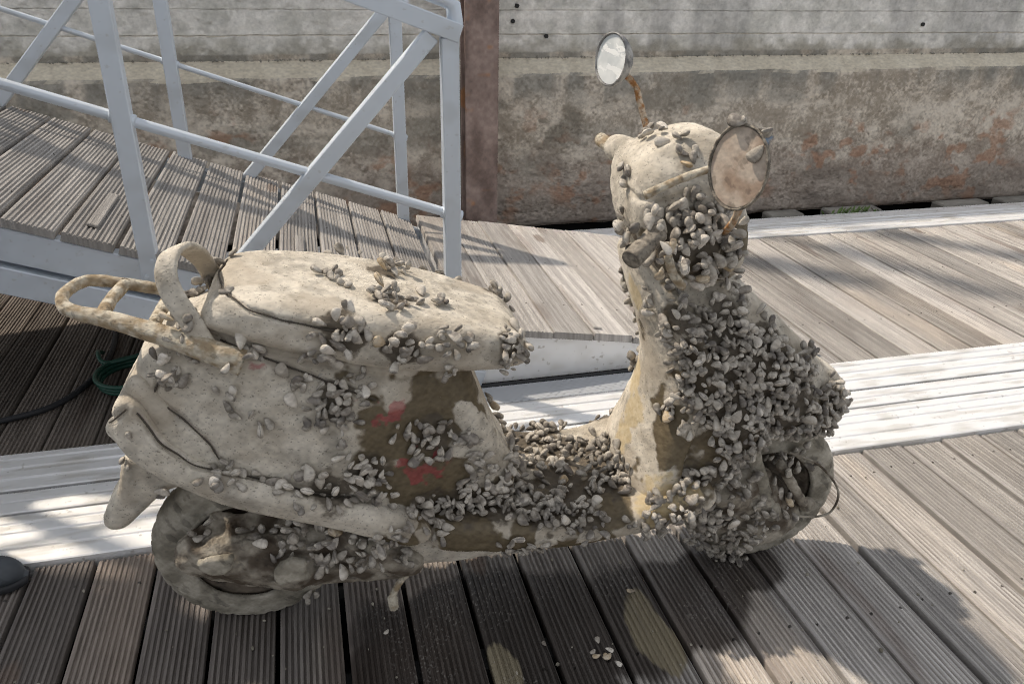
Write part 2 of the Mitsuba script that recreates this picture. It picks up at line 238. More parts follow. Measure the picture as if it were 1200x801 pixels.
# mussel clusters on the scooter: place, normal, radius, number
CL = [(0.27, 0.015, 0.85, 0.18, -0.008, 0.984, 0.024, 6), (0.296, -0.024, 0.845, 0.202, -0.013, 0.979, 0.02, 6), (0.386, -0.083, 0.826, 0.227, -0.051, 0.973, 0.042, 14), (0.405, -0.116, 0.821, 0.216, -0.036, 0.976, 0.019, 6),
      (0.461, -0.049, 0.807, 0.28, -0.01, 0.96, 0.018, 4), (0.493, -0.044, 0.797, 0.289, -0.01, 0.957, 0.012, 3), (0.292, -0.177, 0.802, -0.006, -0.996, 0.094, 0.046, 22), (0.25, -0.174, 0.768, -0.056, -0.996, -0.066, 0.033, 11),
      (0.402, -0.174, 0.763, 0.037, -0.999, -0.008, 0.041, 16), (0.477, -0.171, 0.762, 0.08, -0.99, 0.113, 0.034, 13), (0.528, -0.162, 0.763, 0.26, -0.9, 0.35, 0.019, 4), (0.501, -0.168, 0.711, 0.106, -0.957, -0.271, 0.019, 6),
      (0.629, -0.132, 0.735, 0.596, -0.642, 0.482, 0.035, 18), (0.613, -0.145, 0.699, 0.346, -0.916, -0.205, 0.023, 9), (0.607, 0.067, 0.498, 0.934, 0.012, 0.356, 0.018, 4), (0.654, -0.096, 0.732, 0.777, -0.229, 0.586, 0.016, 8),
      (0.064, 0.107, 0.863, -0.263, 0.024, 0.964, 0.017, 4), (0.011, 0.105, 0.815, -0.145, -0.855, -0.497, 0.02, 6), (-0.003, 0.08, 0.796, -0.131, 0.044, 0.99, 0.019, 7), (0.115, -0.138, 0.773, 0.001, -0.965, 0.264, 0.029, 9),
      (0.098, -0.185, 0.78, 0.297, -0.68, 0.671, 0.019, 6), (0.13, -0.147, 0.758, 0.124, -0.813, 0.568, 0.019, 5), (-0.02, -0.14, 0.736, -0.245, -0.935, 0.256, 0.047, 12), (-0.039, -0.143, 0.715, -0.193, -0.969, 0.153, 0.024, 5),
      (0.01, -0.147, 0.826, -0.234, -0.817, 0.527, 0.027, 8), (-0.008, -0.156, 0.8, -0.353, -0.868, 0.349, 0.019, 4), (0.068, -0.167, 0.682, -0.167, -0.979, 0.113, 0.017, 5), (0.126, -0.181, 0.633, -0.03, -0.989, 0.144, 0.016, 3),
      (0.103, -0.179, 0.639, -0.077, -0.985, 0.152, 0.012, 2), (0.225, -0.178, 0.664, -0.018, -0.988, 0.154, 0.038, 11), (0.235, -0.174, 0.69, 0.028, -0.965, 0.261, 0.023, 6), (0.273, -0.18, 0.657, 0.049, -0.975, 0.216, 0.046, 22),
      (0.243, -0.185, 0.624, -0.026, -0.988, 0.153, 0.023, 7), (0.316, -0.166, 0.684, 0.269, -0.814, 0.515, 0.027, 8), (0.286, -0.189, 0.607, -0.018, -0.989, 0.149, 0.019, 4), (0.196, -0.171, 0.701, -0, -0.979, 0.203, 0.019, 4),
      (0.32, -0.186, 0.489, 0.194, -0.98, 0.033, 0.052, 26), (0.043, -0.202, 0.527, 0.237, -0.563, 0.792, 0.036, 10), (0.057, -0.176, 0.534, -0.15, -0.98, 0.131, 0.02, 5), (0.025, -0.209, 0.526, 0.123, -0.751, 0.649, 0.02, 5),
      (0.152, -0.202, 0.485, 0.306, -0.529, 0.792, 0.03, 7), (0.241, -0.188, 0.458, 0.023, -0.986, 0.163, 0.051, 14), (0.204, -0.187, 0.524, -0.032, -0.999, -0.024, 0.016, 3), (0.282, -0.19, 0.558, -0.017, -1, 0.001, 0.018, 4),
      (0.356, -0.177, 0.429, 0.257, -0.962, 0.087, 0.029, 8), (0.119, -0.185, 0.502, 0.081, -0.967, 0.242, 0.02, 4), (0.29, -0.191, 0.432, 0.264, -0.747, 0.61, 0.033, 8), (0.183, -0.216, 0.465, 0.27, -0.686, 0.676, 0.02, 4),
      (0.443, -0.145, 0.362, 0.464, -0.885, 0.046, 0.052, 26), (0.519, -0.132, 0.347, 0.078, -0.981, 0.178, 0.061, 38), (0.598, -0.125, 0.332, 0.156, -0.821, 0.549, 0.066, 40), (0.694, -0.139, 0.314, 0.1, -0.177, 0.979, 0.071, 42),
      (0.749, -0.162, 0.312, 0.038, -0.22, 0.975, 0.055, 28), (0.801, -0.188, 0.311, 0.033, -0.358, 0.933, 0.044, 16), (0.558, -0.13, 0.406, 0.15, -0.989, -0.015, 0.03, 10), (0.619, -0.111, 0.42, 0.578, -0.779, 0.243, 0.03, 9),
      (0.676, -0.054, 0.318, 0.147, -0.099, 0.984, 0.041, 14), (0.623, -0.202, 0.264, 0.111, -0.905, -0.412, 0.031, 9), (0.666, -0.201, 0.26, -0.133, -0.828, -0.544, 0.026, 7), (0.41, -0.204, 0.371, 0.56, -0.376, 0.738, 0.025, 8),
      (0.475, -0.181, 0.333, -0.302, -0.541, 0.785, 0.03, 10), (0.466, -0.141, 0.538, 0.223, -0.96, 0.168, 0.053, 18), (0.412, -0.16, 0.566, 0.376, -0.926, 0.035, 0.036, 8), (0.53, -0.135, 0.506, 0.177, -0.979, 0.102, 0.033, 10),
      (0.548, -0.134, 0.459, 0.204, -0.978, 0.036, 0.025, 8), (0.427, -0.161, 0.502, 0.29, -0.944, 0.156, 0.024, 5), (0.794, 0.102, 0.312, 0.023, -0.059, 0.998, 0.059, 24), (0.855, 0.076, 0.309, -0.068, -0.054, 0.996, 0.062, 26),
      (0.908, 0.068, 0.322, -0.45, 0.004, 0.893, 0.045, 20), (0.752, 0.019, 0.313, 0.044, 0.027, 0.999, 0.048, 16), (0.879, -0.03, 0.314, -0.147, 0.033, 0.989, 0.048, 14), (0.922, -0.075, 0.328, -0.65, -0.12, 0.75, 0.042, 13),
      (0.789, -0.045, 0.311, 0.018, 0.026, 1, 0.058, 14), (0.72, 0.074, 0.313, 0.038, -0.109, 0.993, 0.034, 8), (0.919, -0.033, 0.349, -0.944, -0.12, 0.308, 0.028, 10), (0.646, -0.076, 0.409, 0.849, -0.465, 0.251, 0.026, 6),
      (0.983, -0.157, 0.781, -0.311, -0.904, 0.293, 0.044, 14), (1.097, -0.133, 0.722, -0.093, -0.947, 0.308, 0.081, 60), (1.043, -0.183, 0.67, -0.324, -0.946, -0.022, 0.079, 55), (1.155, -0.152, 0.669, -0.031, -0.956, 0.292, 0.091, 62),
      (1.245, -0.158, 0.601, 0.192, -0.971, 0.143, 0.086, 52), (1.141, -0.177, 0.556, -0.157, -0.98, 0.124, 0.101, 70), (1.285, -0.155, 0.507, 0.151, -0.988, -0.037, 0.088, 58), (1.395, -0.111, 0.516, 0.357, -0.927, 0.115, 0.058, 34),
      (1.412, -0.084, 0.422, 0.286, -0.958, -0.031, 0.06, 28), (1.092, -0.156, 0.57, -0.152, -0.986, -0.073, 0.061, 30), (1.162, -0.2, 0.48, -0.32, -0.946, 0.047, 0.085, 45), (1.375, -0.05, 0.334, -0.006, -1, -0.01, 0.072, 25),
      (1.017, -0.184, 0.713, -0.411, -0.908, -0.075, 0.049, 22), (1.122, -0.102, 0.811, 0.316, -0.796, 0.517, 0.03, 10), (0.998, -0.116, 0.53, -0.854, -0.459, 0.246, 0.026, 8), (1.014, -0.149, 0.508, -0.472, -0.854, 0.217, 0.026, 6),
      (1.21, -0.131, 0.707, 0.208, -0.864, 0.459, 0.031, 10), (1.313, -0.119, 0.629, 0.554, -0.746, 0.369, 0.037, 14), (1.028, -0.156, 0.598, -0.656, -0.733, -0.18, 0.043, 14), (1.444, -0.092, 0.477, 0.461, -0.886, -0.038, 0.035, 10),
      (1.016, -0.204, 0.338, -0.122, -0.804, 0.582, 0.054, 26), (1.139, -0.107, 0.197, -0.291, -0.941, -0.174, 0.07, 36), (1.158, -0.133, 0.296, -0.12, -0.942, 0.314, 0.053, 20), (1.231, -0.114, 0.163, -0.065, -0.979, -0.192, 0.072, 30),
      (1.198, -0.029, 0.043, -0.324, -0.845, -0.426, 0.054, 16), (1.268, -0.117, 0.214, 0.051, -0.999, 0.009, 0.036, 8), (0.956, -0.211, 0.303, -0.034, -0.96, 0.277, 0.045, 16), (0.919, -0.211, 0.303, -0.052, -0.978, 0.2, 0.027, 10),
      (1.35, -0.095, 0.207, 0.464, -0.778, 0.425, 0.036, 9), (1.12, -0.164, 0.386, -0.155, -0.909, 0.387, 0.046, 14), (1.054, -0.153, 0.367, -0.183, -0.832, 0.524, 0.046, 14), (0.974, -0.209, 0.323, -0.103, -0.927, 0.359, 0.04, 14),
      (1.265, -0.037, 0.026, -0.144, -0.947, -0.288, 0.044, 12), (1.207, -0.114, 0.322, 0.143, -0.769, 0.623, 0.039, 12), (0.946, -0.153, 0.956, -0.124, -0.843, 0.523, 0.062, 46), (1.013, -0.167, 0.949, 0.157, -0.957, 0.245, 0.063, 48),
      (0.874, -0.204, 0.995, -0.646, -0.649, 0.402, 0.037, 18), (0.902, -0.041, 0.931, -0.997, 0.011, -0.083, 0.029, 14), (1.068, -0.139, 0.904, 0.3, -0.947, -0.117, 0.037, 22), (0.986, -0.14, 0.994, -0.163, -0.847, 0.505, 0.035, 13),
      (1.032, -0.129, 1.01, 0.048, -0.895, 0.443, 0.024, 8), (0.92, -0.122, 1.016, -0.281, -0.96, 0.019, 0.017, 5), (0.968, -0.127, 1.012, -0.172, -0.967, 0.185, 0.016, 4), (1.006, -0.165, 0.895, 0.176, -0.952, -0.252, 0.043, 24),
      (0.929, -0.206, 0.918, -0.283, -0.959, 0.003, 0.034, 16), (0.89, -0.029, 0.959, -0.968, -0.05, -0.247, 0.02, 7), (1.038, -0.181, 0.982, 0.178, -0.976, 0.125, 0.031, 16), (1.076, -0.118, 0.849, -0.075, -0.964, -0.256, 0.025, 8),
      (0.969, -0.165, 0.873, 0.018, -0.893, -0.45, 0.028, 10), (0.955, 0.057, 1.115, -0.439, 0.057, 0.897, 0.021, 8), (0.97, 0.027, 1.123, -0.404, 0.015, 0.915, 0.017, 4), (0.889, 0.008, 1.049, -0.964, -0.066, 0.259, 0.021, 8),
      (0.994, -0.104, 1.095, -0.064, -0.765, 0.641, 0.018, 4), (0.967, -0.106, 1.088, -0.183, -0.728, 0.661, 0.012, 2), (1.026, -0.26, 1.185, -0.775, -0.596, 0.21, 0.025, 9), (1.011, -0.237, 1.188, -0.786, -0.52, 0.334, 0.015, 5),
      (1.037, -0.281, 1.167, -0.655, -0.68, 0.33, 0.014, 4), (0.965, -0.143, 0.75, -0.824, -0.523, -0.216, 0.029, 11), (0.944, -0.112, 0.783, -0.915, -0.302, -0.268, 0.016, 4), (0.994, 0.1, 0.555, -0.968, 0.225, 0.114, 0.017, 5),
      (0.929, -0.093, 0.809, -0.914, -0.289, -0.285, 0.016, 5), (0.983, -0.131, 0.703, -0.862, -0.361, -0.357, 0.021, 6), (1.004, -0.141, 0.655, -0.847, -0.457, -0.272, 0.03, 8), (0.126, -0.143, 0.274, -0.045, -0.943, 0.33, 0.031, 5),
      (0.165, -0.124, 0.314, -0.054, -0.688, 0.724, 0.044, 14), (0.208, -0.145, 0.259, 0.011, -1, -0.014, 0.036, 12), (0.158, -0.042, 0.075, 0.351, -0.878, -0.324, 0.022, 5), (0.254, -0.157, 0.286, -0.217, -0.965, 0.15, 0.053, 16),
      (0.327, -0.185, 0.299, -0.039, -0.939, 0.342, 0.052, 20), (0.38, -0.17, 0.243, 0.173, -0.875, 0.452, 0.027, 7), (-0.035, -0.091, 0.308, -0.115, -0.198, 0.973, 0.023, 4), (0.074, -0.11, 0.308, -0.066, -0.235, 0.97, 0.031, 7),
      (0.288, -0.173, 0.259, -0.142, -0.985, -0.095, 0.031, 8), (0.155, -0.145, 0.29, -0.01, -0.971, 0.238, 0.026, 6), (0.22, -0.132, 0.317, -0.131, -0.823, 0.553, 0.031, 8), (0.364, -0.224, 0.36, 0.058, -0.998, 0.002, 0.029, 8),
      (-0.175, -0.053, 0.487, -0.574, -0.371, 0.73, 0.013, 2), (-0.11, -0.177, 0.611, -0.297, -0.954, 0.04, 0.01, 2), (-0.129, -0.065, 0.403, 0.213, -0.942, -0.26, 0.014, 2)]
# mud that covers the scooter: dried grey silt, wet brown silt, ochre silt, red paint where the mud came off
WET = [[0.445, -0.160, 0.510]+[.12], [0.369, -0.160, 0.581]+[.06], [0.513, -0.180, 0.362]+[.09], [0.536, -0.100, 0.653]+[.06], [0.453, -0.120, 0.630]+[.05], [0.511, -0.190, 0.276]+[.05], [0.401, -0.190, 0.327]+[.03], [0.587, -0.190, 0.265]+[.035], [0.789, -0.180, 0.215]+[.07], [0.702, -0.200, 0.257]+[.03],
       [0.977, -0.150, 0.512]+[.05], [0.945, -0.100, 0.552]+[.045], [1.003, -0.170, 0.477]+[.028], [1.010, -0.190, 0.433]+[.018], [1.103, -0.200, 0.463]+[.09], [1.168, -0.200, 0.567]+[.10], [1.039, -0.200, 0.642]+[.07], [1.189, -0.170, 0.655]+[.07], [1.372, -0.100, 0.441]+[.09], [0.958, -0.170, 0.792]+[.025], [0.988, -0.150, 0.838]+[.02],
       [0.167, -0.140, 0.331]+[.07], [0.308, -0.140, 0.264]+[.09], [0.079, -0.100, 0.358]+[.06], [1.255, -0.100, 0.202]+[.1], [1.077, -0.100, 0.173]+[.1], [0.803, -0.100, 0.360]+[.10], [0.816, -0.200, 0.337]+[.07], [0.603, -0.200, 0.388]+[.06], [0.981, -0.120, 0.920]+[.07], [1.076, -0.100, 0.909]+[.06], [0.286, -0.180, 0.717]+[.03], [0.547, -0.200, 0.298]+[.05], [0.482, -0.200, 0.317]+[.05], [0.822, -0.200, 0.252]+[.05], [0.968, -0.160, 0.463]+[.055], [0.950, -0.140, 0.516]+[.05], [1.039, -0.190, 0.395]+[.045], [0.936, -0.080, 0.575]+[.04], [0.661, -0.200, 0.311]+[.04], [0.736, -0.200, 0.371]+[.06], [0.934, 0.000, 0.676]+[.03]]
DRY = [[0.800, -0.200, 0.279]+[.03], [0.701, -0.200, 0.293]+[.028], [0.557, -0.140, 0.506]+[.05], [0.530, -0.140, 0.573]+[.03], [0.613, -0.140, 0.445]+[.03], [0.908, -0.170, 0.431]+[.045], [1.045, -0.200, 0.447]+[.03], [0.953, -0.190, 0.406]+[.035], [0.314, -0.200, 0.403]+[.045], [0.383, -0.200, 0.367]+[.03]]
OCH = [[0.959, -0.190, 0.346]+[.055], [1.030, -0.190, 0.354]+[.03], [0.963, 0.000, 0.470]+[.05], [0.947, 0.000, 0.399]+[.04], [0.918, -0.020, 0.780]+[.04], [0.974, 0.050, 0.535]+[.04]]
RED = [[0.371, -0.170, 0.623]+[.022], [0.444, -0.160, 0.476]+[.034], [0.132, -0.180, 0.753]+[.016], [0.408, -0.160, 0.467]+[.024], [0.311, -0.180, 0.661]+[.014]]
def blobs(q, L, amp, nz):
    m = mi.Float(-1)
    for s, w, z, r in L: m = dr.maximum(m, 1 - dr.sqrt(dr.square(q[0] - s) + dr.square(q[1] - w) + dr.square(q[2] - z)) / r + amp * nz)
    return m
def mudmap(p):
    x, y = p.x - ORG[0], p.y - ORG[1]; q = (x * CA + y * SA, y * CA - x * SA, p.z)
    n1 = fbm(p.x * 16, p.y * 16, p.z * 16, octaves=4) - .5
    wet = smoothstep(-.10, .10, blobs(q, [(a, b, c_, r * 1.12) for a, b, c_, r in WET], 2.0, n1)) * smoothstep(.10, -.10, blobs(q, DRY, 2.2, n1))
    n2 = fbm(p.x * 38 + 7, p.y * 38, p.z * 38, octaves=5) - .5
    return wet, smoothstep(-.15, .2, blobs(q, OCH, 1.6, n2)), smoothstep(-.1, .5, blobs(q, RED, 5.5, n2)), n1, n2
MATS = [c for c in CL if c[7] >= 14]
def byssus_shade(p, nz):  # brown mat under dense clusters, shade between shells put into the colour
    x, y = p.x - ORG[0], p.y - ORG[1]; q = (x * CA + y * SA, dr.abs(y * CA - x * SA), p.z)
    return smoothstep(-.05, .3, blobs(q, [(c[0], abs(c[1]), c[2], c[6] * .98) for c in MATS], 1.5, nz)) * .9
def mud_col(p, n, uv):
    wet, och, red, n1, n2 = mudmap(p)
    f = fbm(p.x * 120, p.y * 120, p.z * 120, octaves=3)
    c = mix((.385, .348, .288), (.54, .50, .43), smoothstep(-.22, .22, n1 * .6 + n2 * .5)) * (.76 + .48 * f)
    sk = fbm(p.x * 260, p.y * 260, p.z * 260, octaves=2); c = c * (1 - .5 * smoothstep(.66, .8, sk)) * (1 - .28 * smoothstep(.52, .7, fbm(p.x * 24, p.y * 24, p.z * 11 + 9, octaves=4)))
    c = mix(c, mi.Color3f(.33, .285, .225), smoothstep(.1, .24, fbm(p.x * 9, p.y * 9, p.z * 9 + 4, octaves=3) - .42) * .55)
    c = mix(c, mix((.066, .051, .032), (.158, .126, .078), f), wet)
    c = mix(c, mix((.045, .036, .027), (.11, .09, .066), f), byssus_shade(p, n2))
    c = mix(c, mix((.40, .30, .15), (.48, .41, .27), f), och * .75)
    return mix(c, mi.Color3f(.27, .045, .055) * (.6 + .8 * f), red * .62)
def mud_rough(p, n, uv):
    wet, och, red, n1, n2 = mudmap(p)
    return dr.clip(.92 - .36 * wet - .5 * red, .3, 1.)
def mud_bump(p, n, uv): return .8 * fbm(p.x * 70, p.y * 70, p.z * 70, octaves=4) + .5 * fbm(p.x * 330, p.y * 330, p.z * 330, octaves=2)
def mud_bump2(p, n, uv): return mud_bump(p, n, uv) - .55 * mudmap(p)[0]
scene['mud'] = principled(mikit.proc(mud_col), mikit.proc(mud_rough), bump=mud_bump2, bscale=.0034, beps=.0015, specular=.3)
def plain_mud(a, b, fr=60, rough=.9, bs=.005):
    def f(p, n, uv): c = mix(a, b, smoothstep(.3, .7, fbm(p.x * fr, p.y * fr, p.z * fr, octaves=4))); return c * (.72 + .56 * fbm(p.x * 150, p.y * 150, p.z * 150, octaves=3)) * (1 - .35 * smoothstep(.6, .7, fbm(p.x * fr * 2 + p.z * 30, p.y * fr * 2, p.z * fr, octaves=4)))
    return principled(mikit.proc(f), rough, bump=mud_bump, bscale=bs, specular=.3)
scene['tyre_mud'] = plain_mud((.165, .15, .12), (.33, .305, .255), 26, .92, .003)
scene['engine_mud'] = plain_mud((.075, .058, .042), (.32, .29, .24), 26, .75, .008)
scene['gap_shade'] = principled((.06, .05, .04), .9)
scene['rim_mud'] = plain_mud((.03, .025, .02), (.13, .105, .08), 30, .75, .006)
scene['rod_mud'] = plain_mud((.26, .2, .13), (.47, .43, .35), 55)
scene['rod_rust'] = plain_mud((.30, .14, .05), (.48, .40, .30), 90)
scene['grip_mud'] = plain_mud((.12, .105, .085), (.26, .23, .19), 80)
scene['mirror_mud'] = plain_mud((.30, .22, .165), (.46, .39, .32), 24, .45, .0012)
def glass_col(p, n, uv):
    s = smoothstep(.6, .66, fbm(p.x * 30 + p.z * 60, p.z * 14 - p.y * 40, 1.0, octaves=4)); return mix((.60, .63, .63), (.88, .89, .87), dr.maximum(s, smoothstep(.35, .7, fbm(p.x * 40, p.y * 40, p.z * 25)) * .7))  # reflected sky put into the colour, along with scratches and dirt
scene['mirror_glass'] = principled(mikit.proc(glass_col), mikit.proc(lambda p, n, uv: .35 + .5 * fbm(p.x * 60, p.y * 60, p.z * 60)), .3)
scene['mirror_shell'] = plain_mud((.16, .16, .16), (.36, .35, .33), 50, .6)
def shell(a, b, dark, fr):
    def f(p, n, uv):
        w = fbm(p.x * 90, p.y * 90, p.z * 90, octaves=3); band = noise(uv.x * 16, 3.1, p.x * 25) * .6 + .4 * noise(uv.x * 34, 1.2, p.y * 25)
        c = mix(a, b, smoothstep(.3, .7, .45 * w + .55 * fbm(p.x * fr, p.y * fr, p.z * fr + 5, octaves=2)))
        c = c * (.8 + .4 * band)
        c = mix(c, mi.Color3f(*dark), smoothstep(.30, .06, uv.y) * smoothstep(.3, .7, w + .2) * .6)
        return mix(c, mi.Color3f(*dark) * 1.3, smoothstep(.56, .66, fbm(p.x * 40 + 3, p.y * 40, p.z * 40, octaves=3)) * .6)
    return principled(mikit.proc(f), mikit.proc(lambda p, n, uv: .5 + .35 * noise(p.x * 120, p.y * 120, p.z * 120)), bump=lambda p, n, uv: noise(uv.x * 22, .5, .5) + .8 * fbm(p.x * 300, p.y * 300, p.z * 300, octaves=2), bscale=.0011, beps=.0008, specular=.35)
MUS = [((.39, .355, .305), (.61, .57, .51)), ((.29, .26, .22), (.48, .445, .39)), ((.16, .14, .12), (.34, .31, .27)), ((.36, .27, .16), (.52, .455, .36))]
for i, (a, b) in enumerate(MUS): scene[f'shell_{i}'] = shell(a, b, (.075, .066, .062), 20)
scene['shell_mix'] = shell((.16, .142, .12), (.48, .445, .39), (.065, .058, .055), 30)
scene['rubber_black'] = principled((.018, .019, .022), .6, specular=.4)
scene['rubber_blue'] = principled(mikit.proc(lambda p, n, uv: mi.Color3f(.05, .058, .068) * (.7 + .6 * fbm(p.x * 40, p.y * 40, p.z * 40))), .6)
scene['hose_green'] = principled((.012, .06, .042), .45)
for nm, c in (('cloth_navy', (.03, .035, .05)), ('cloth_grey', (.12, .12, .125)), ('skin', (.42, .27, .2)), ('hair', (.05, .035, .025))): scene[nm] = principled(c, .85)
scene['leaf'] = principled((.09, .14, .04), .7)
# ------------------------------------------------------------------ setting: water, floats, decks
put('water', box(-30, 30, -20, 4.9, -1.2, -.5), 'water_mat'); tag('water', kind='structure')
put('pontoon', cat([box(-3.4, 6.8, -2.2, 4.22, -.36, -.13)] + [box(-3.4, 6.8, y, y + .06, -.128, -.034) for y in (-1.9, -1.2, -.5, .2, .8, 1.3, 1.79, 2.47, 2.95, 3.45, 3.86)]), 'dark'); tag('pontoon', kind='structure')
def plank(L, width, grooves, depth, seed, th=.028, K=7):
    r = np.random.default_rng(seed); x, z = [0, .003], [-.004, 0]
    if grooves:
        g = (width - .008) / grooves
        for i in range(grooves):
            x0 = .004 + i * g; x += [x0 + .12 * g, x0 + .5 * g, x0 + .60 * g, x0 + 1.0 * g]; z += [0, 0, -depth, -depth]
    else: x += list(np.linspace(.02, width - .02, 6)); z += [0] * 6
    x += [width - .003, width]; z += [0, -.004]; x, z = np.array(x), np.array(z); n = len(x)
    y = np.linspace(0, L, K); ph = r.uniform(0, 6, 4); vt = []
    for k in range(K):
        wob = .0012 * np.sin(y[k] * 4 + ph[0]); bow = .0018 * np.sin(y[k] * 2.3 + ph[1]); cup = .0016 * math.sin(ph[2]) * ((x / width - .5) ** 2 * 4)
        zz = z * (1 - .5 * (meshkit.noise(np.stack([x * 60, x * 0 + y[k] * 3, x * 0 + seed], 1)) if grooves else 0))
        vt.append(np.stack([x + wob, np.full(n, y[k]) + (r.normal(0, .0012) if k in (0, K - 1) else 0), zz + bow + cup], 1))
    top = np.array(vt); bot = top.copy(); bot[:, :, 2] = -th; v = np.vstack([top.reshape(-1, 3), bot.reshape(-1, 3)]); B = K * n; q = []
    for k in range(K - 1):
        a = k * n + np.arange(n - 1); q += [np.stack([a, a + 1, a + n + 1, a + n], 1), B + np.stack([a, a + n, a + n + 1, a + 1], 1)]
        q += [np.array([[k * n, (k + 1) * n, B + (k + 1) * n, B + k * n]]), np.array([[k * n + n - 1, B + k * n + n - 1, B + (k + 1) * n + n - 1, (k + 1) * n + n - 1]])]
    a = np.arange(n - 1); e = (K - 1) * n
    q += [np.stack([a, B + a, B + a + 1, a + 1], 1), np.stack([e + a, e + a + 1, B + e + a + 1, B + e + a], 1)]
    q = np.vstack(q); return trimesh.Trimesh(v, np.vstack([q[:, [0, 1, 2]], q[:, [0, 2, 3]]]), process=False)
def variants(L, width, mat, specs): return [mikit.ply(plank(L, width, g, d, 31 * i + int(L * 100)), mat, smooth=False) for i, (g, d) in enumerate(specs)]
deep, worn, flat = (10, .006), (10, .0038), (0, 0)
VF = variants(3.455, .1410, 'wood_front', [deep, deep, deep, worn, worn])
put('front_deck', cat([box(-3.3, 6.6, y, y + .045, -.10, -.031) for y in (-1.5, -.8, -.1, .6, 1.1, 1.6)]), 'dark'); tag('front_deck', kind='structure')
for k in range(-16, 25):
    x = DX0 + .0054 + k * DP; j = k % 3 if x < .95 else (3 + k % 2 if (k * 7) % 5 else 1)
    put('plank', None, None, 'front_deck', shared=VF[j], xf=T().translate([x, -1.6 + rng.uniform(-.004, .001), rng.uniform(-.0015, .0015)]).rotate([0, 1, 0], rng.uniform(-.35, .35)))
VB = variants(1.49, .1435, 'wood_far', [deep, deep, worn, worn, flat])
put('far_deck', cat([box(-3.3, 6.6, y, y + .045, -.10, -.031) for y in (2.56, 3.1, 3.6)]), 'dark'); tag('far_deck', kind='structure')
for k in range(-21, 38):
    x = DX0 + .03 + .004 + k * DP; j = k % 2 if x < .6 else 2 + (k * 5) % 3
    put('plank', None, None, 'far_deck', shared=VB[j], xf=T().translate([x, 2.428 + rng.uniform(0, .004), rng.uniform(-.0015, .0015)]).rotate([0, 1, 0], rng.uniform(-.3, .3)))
# aluminium edge of the pontoon, four extruded profiles with ribs and two dark joints
def profile(y0, y1, ribs, z=.012, x0=-3.3, x1=6.6):
    ys, zs = [y0, y0, y0 + .004], [-.05, z - .003, z]
    for a, wd in ribs: ys += [a - wd, a - wd + .003, a + wd - .003, a + wd]; zs += [z, z - .005, z - .005, z]
    ys += [y1 - .004, y1, y1]; zs += [z, z - .003, -.05]
    from shapely.geometry import Polygon
    m = trimesh.creation.extrude_polygon(Polygon(list(zip(ys, zs))), x1 - x0, engine='earcut')
    m.apply_transform(np.array([[0, 0, 1, x0], [1, 0, 0, 0], [0, 1, 0, 0], [0, 0, 0, 1.0]])); return m
e = 'aluminium_dock_edge'
put('profile', profile(1.866, 2.088, [(1.93, .006), (2.0, .006), (2.045, .006)]), 'alu_edge', e)
put('profile', profile(2.098, 2.152, []), 'alu_edge', e)
put('profile', profile(2.157, 2.206, [], z=.010), 'alu_edge', e)
put('profile', profile(2.216, 2.421, [(2.27, .012), (2.33, .012), (2.385, .006)]), 'alu_edge', e)
for y0, y1 in ((2.0885, 2.0975), (2.1525, 2.1565), (2.2065, 2.2155)): put('joint_seal', box(-3.3, 6.6, y0, y1, -.02, .002), 'rubber_black', e)
tag(e, 'ribbed white aluminium edge strips crossing the deck behind the scooter', 'dock edge')
e = 'aluminium_dock_edge_001'
put('profile', profile(3.93, 4.06, [(3.97, .006), (4.02, .006)], z=.01), 'alu_edge', e); put('profile', profile(4.063, 4.24, [(4.12, .008)], z=.014), 'alu_edge', e)
tag(e, 'pale aluminium edge strip along the far side of the deck beside the concrete wall', 'dock edge')
put('tread_plate', box(.15, 1.62, 2.388, 2.508, .0135, .019, .002), 'tread'); tag('tread_plate', 'grey patterned metal tread plate lying at the foot of the low ramp face', 'tread plate')
# ------------------------------------------------------------------ quay wall
def sheet(X, P, da=.04, db=.0):
    nx, npz = len(X), len(P); v = np.array([[x, y, z] for x in X for y, z in P]); i, j = np.meshgrid(np.arange(nx - 1), np.arange(npz - 1), indexing='ij')
    a = i * npz + j; q = np.stack([a, a + npz, a + npz + 1, a + 1], -1).reshape(-1, 4)
    d = (meshkit.fbm(v * [5, 5, 8], 4, 2) - .5); e = meshkit.fbm(v * [38, 38, 55], 3, 5) - .5; v = v + np.stack([d * 0, d * da + e * db, d * da * .5 + e * db * 1.5], 1)
    return trimesh.Trimesh(v, np.vstack([q[:, [0, 1, 2]], q[:, [0, 2, 3]]]), process=False)
wl = 'quay_wall'; X = np.arange(-7, 11, .025)
P = [(4.9, -.075), (4.62, -.072)] + [(4.6, z) for z in np.linspace(-.055, .82, 34)] + [(4.607, .838), (4.63, .853), (4.66, .872), (4.69, .89), (4.72, .91), (4.78, .925)]
put('lower_face', sheet(X, P), 'wall_concrete', wl, smooth=45)
P2 = [(4.9, .90), (4.721, .905)]
for z0, z1 in ((.91, 1.036), (1.043, 1.164), (1.171, 1.40)): P2 += [(4.728, z0 - .002)] + [(4.721, z) for z in np.linspace(z0, z1, 7)] + [(4.728, z1 + .002)]
put('upper_face', sheet(X, P2 + [(4.9, 1.404)], .012, .007), 'wall_concrete', wl, smooth=35)
put('coping', box(-7, 11, 4.68, 5.3, 1.405, 1.5, .02), 'wall_concrete', wl)
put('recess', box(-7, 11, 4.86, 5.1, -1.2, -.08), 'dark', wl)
for px, pz in ((1.222, 1.19), (1.20, 1.11), (1.40, 1.03), (3.93, 1.09)):
    a = trimesh.creation.annulus(.007, .012, .012, sections=9); a.apply_transform(trimesh.transformations.rotation_matrix(math.pi / 2, [1, 0, 0])); a.apply_translation((px, 4.716, pz)); put('weep_hole', cat([a, box(px - .009, px + .009, 4.711, 4.718, pz - .011, pz + .008)]), 'dark', wl)
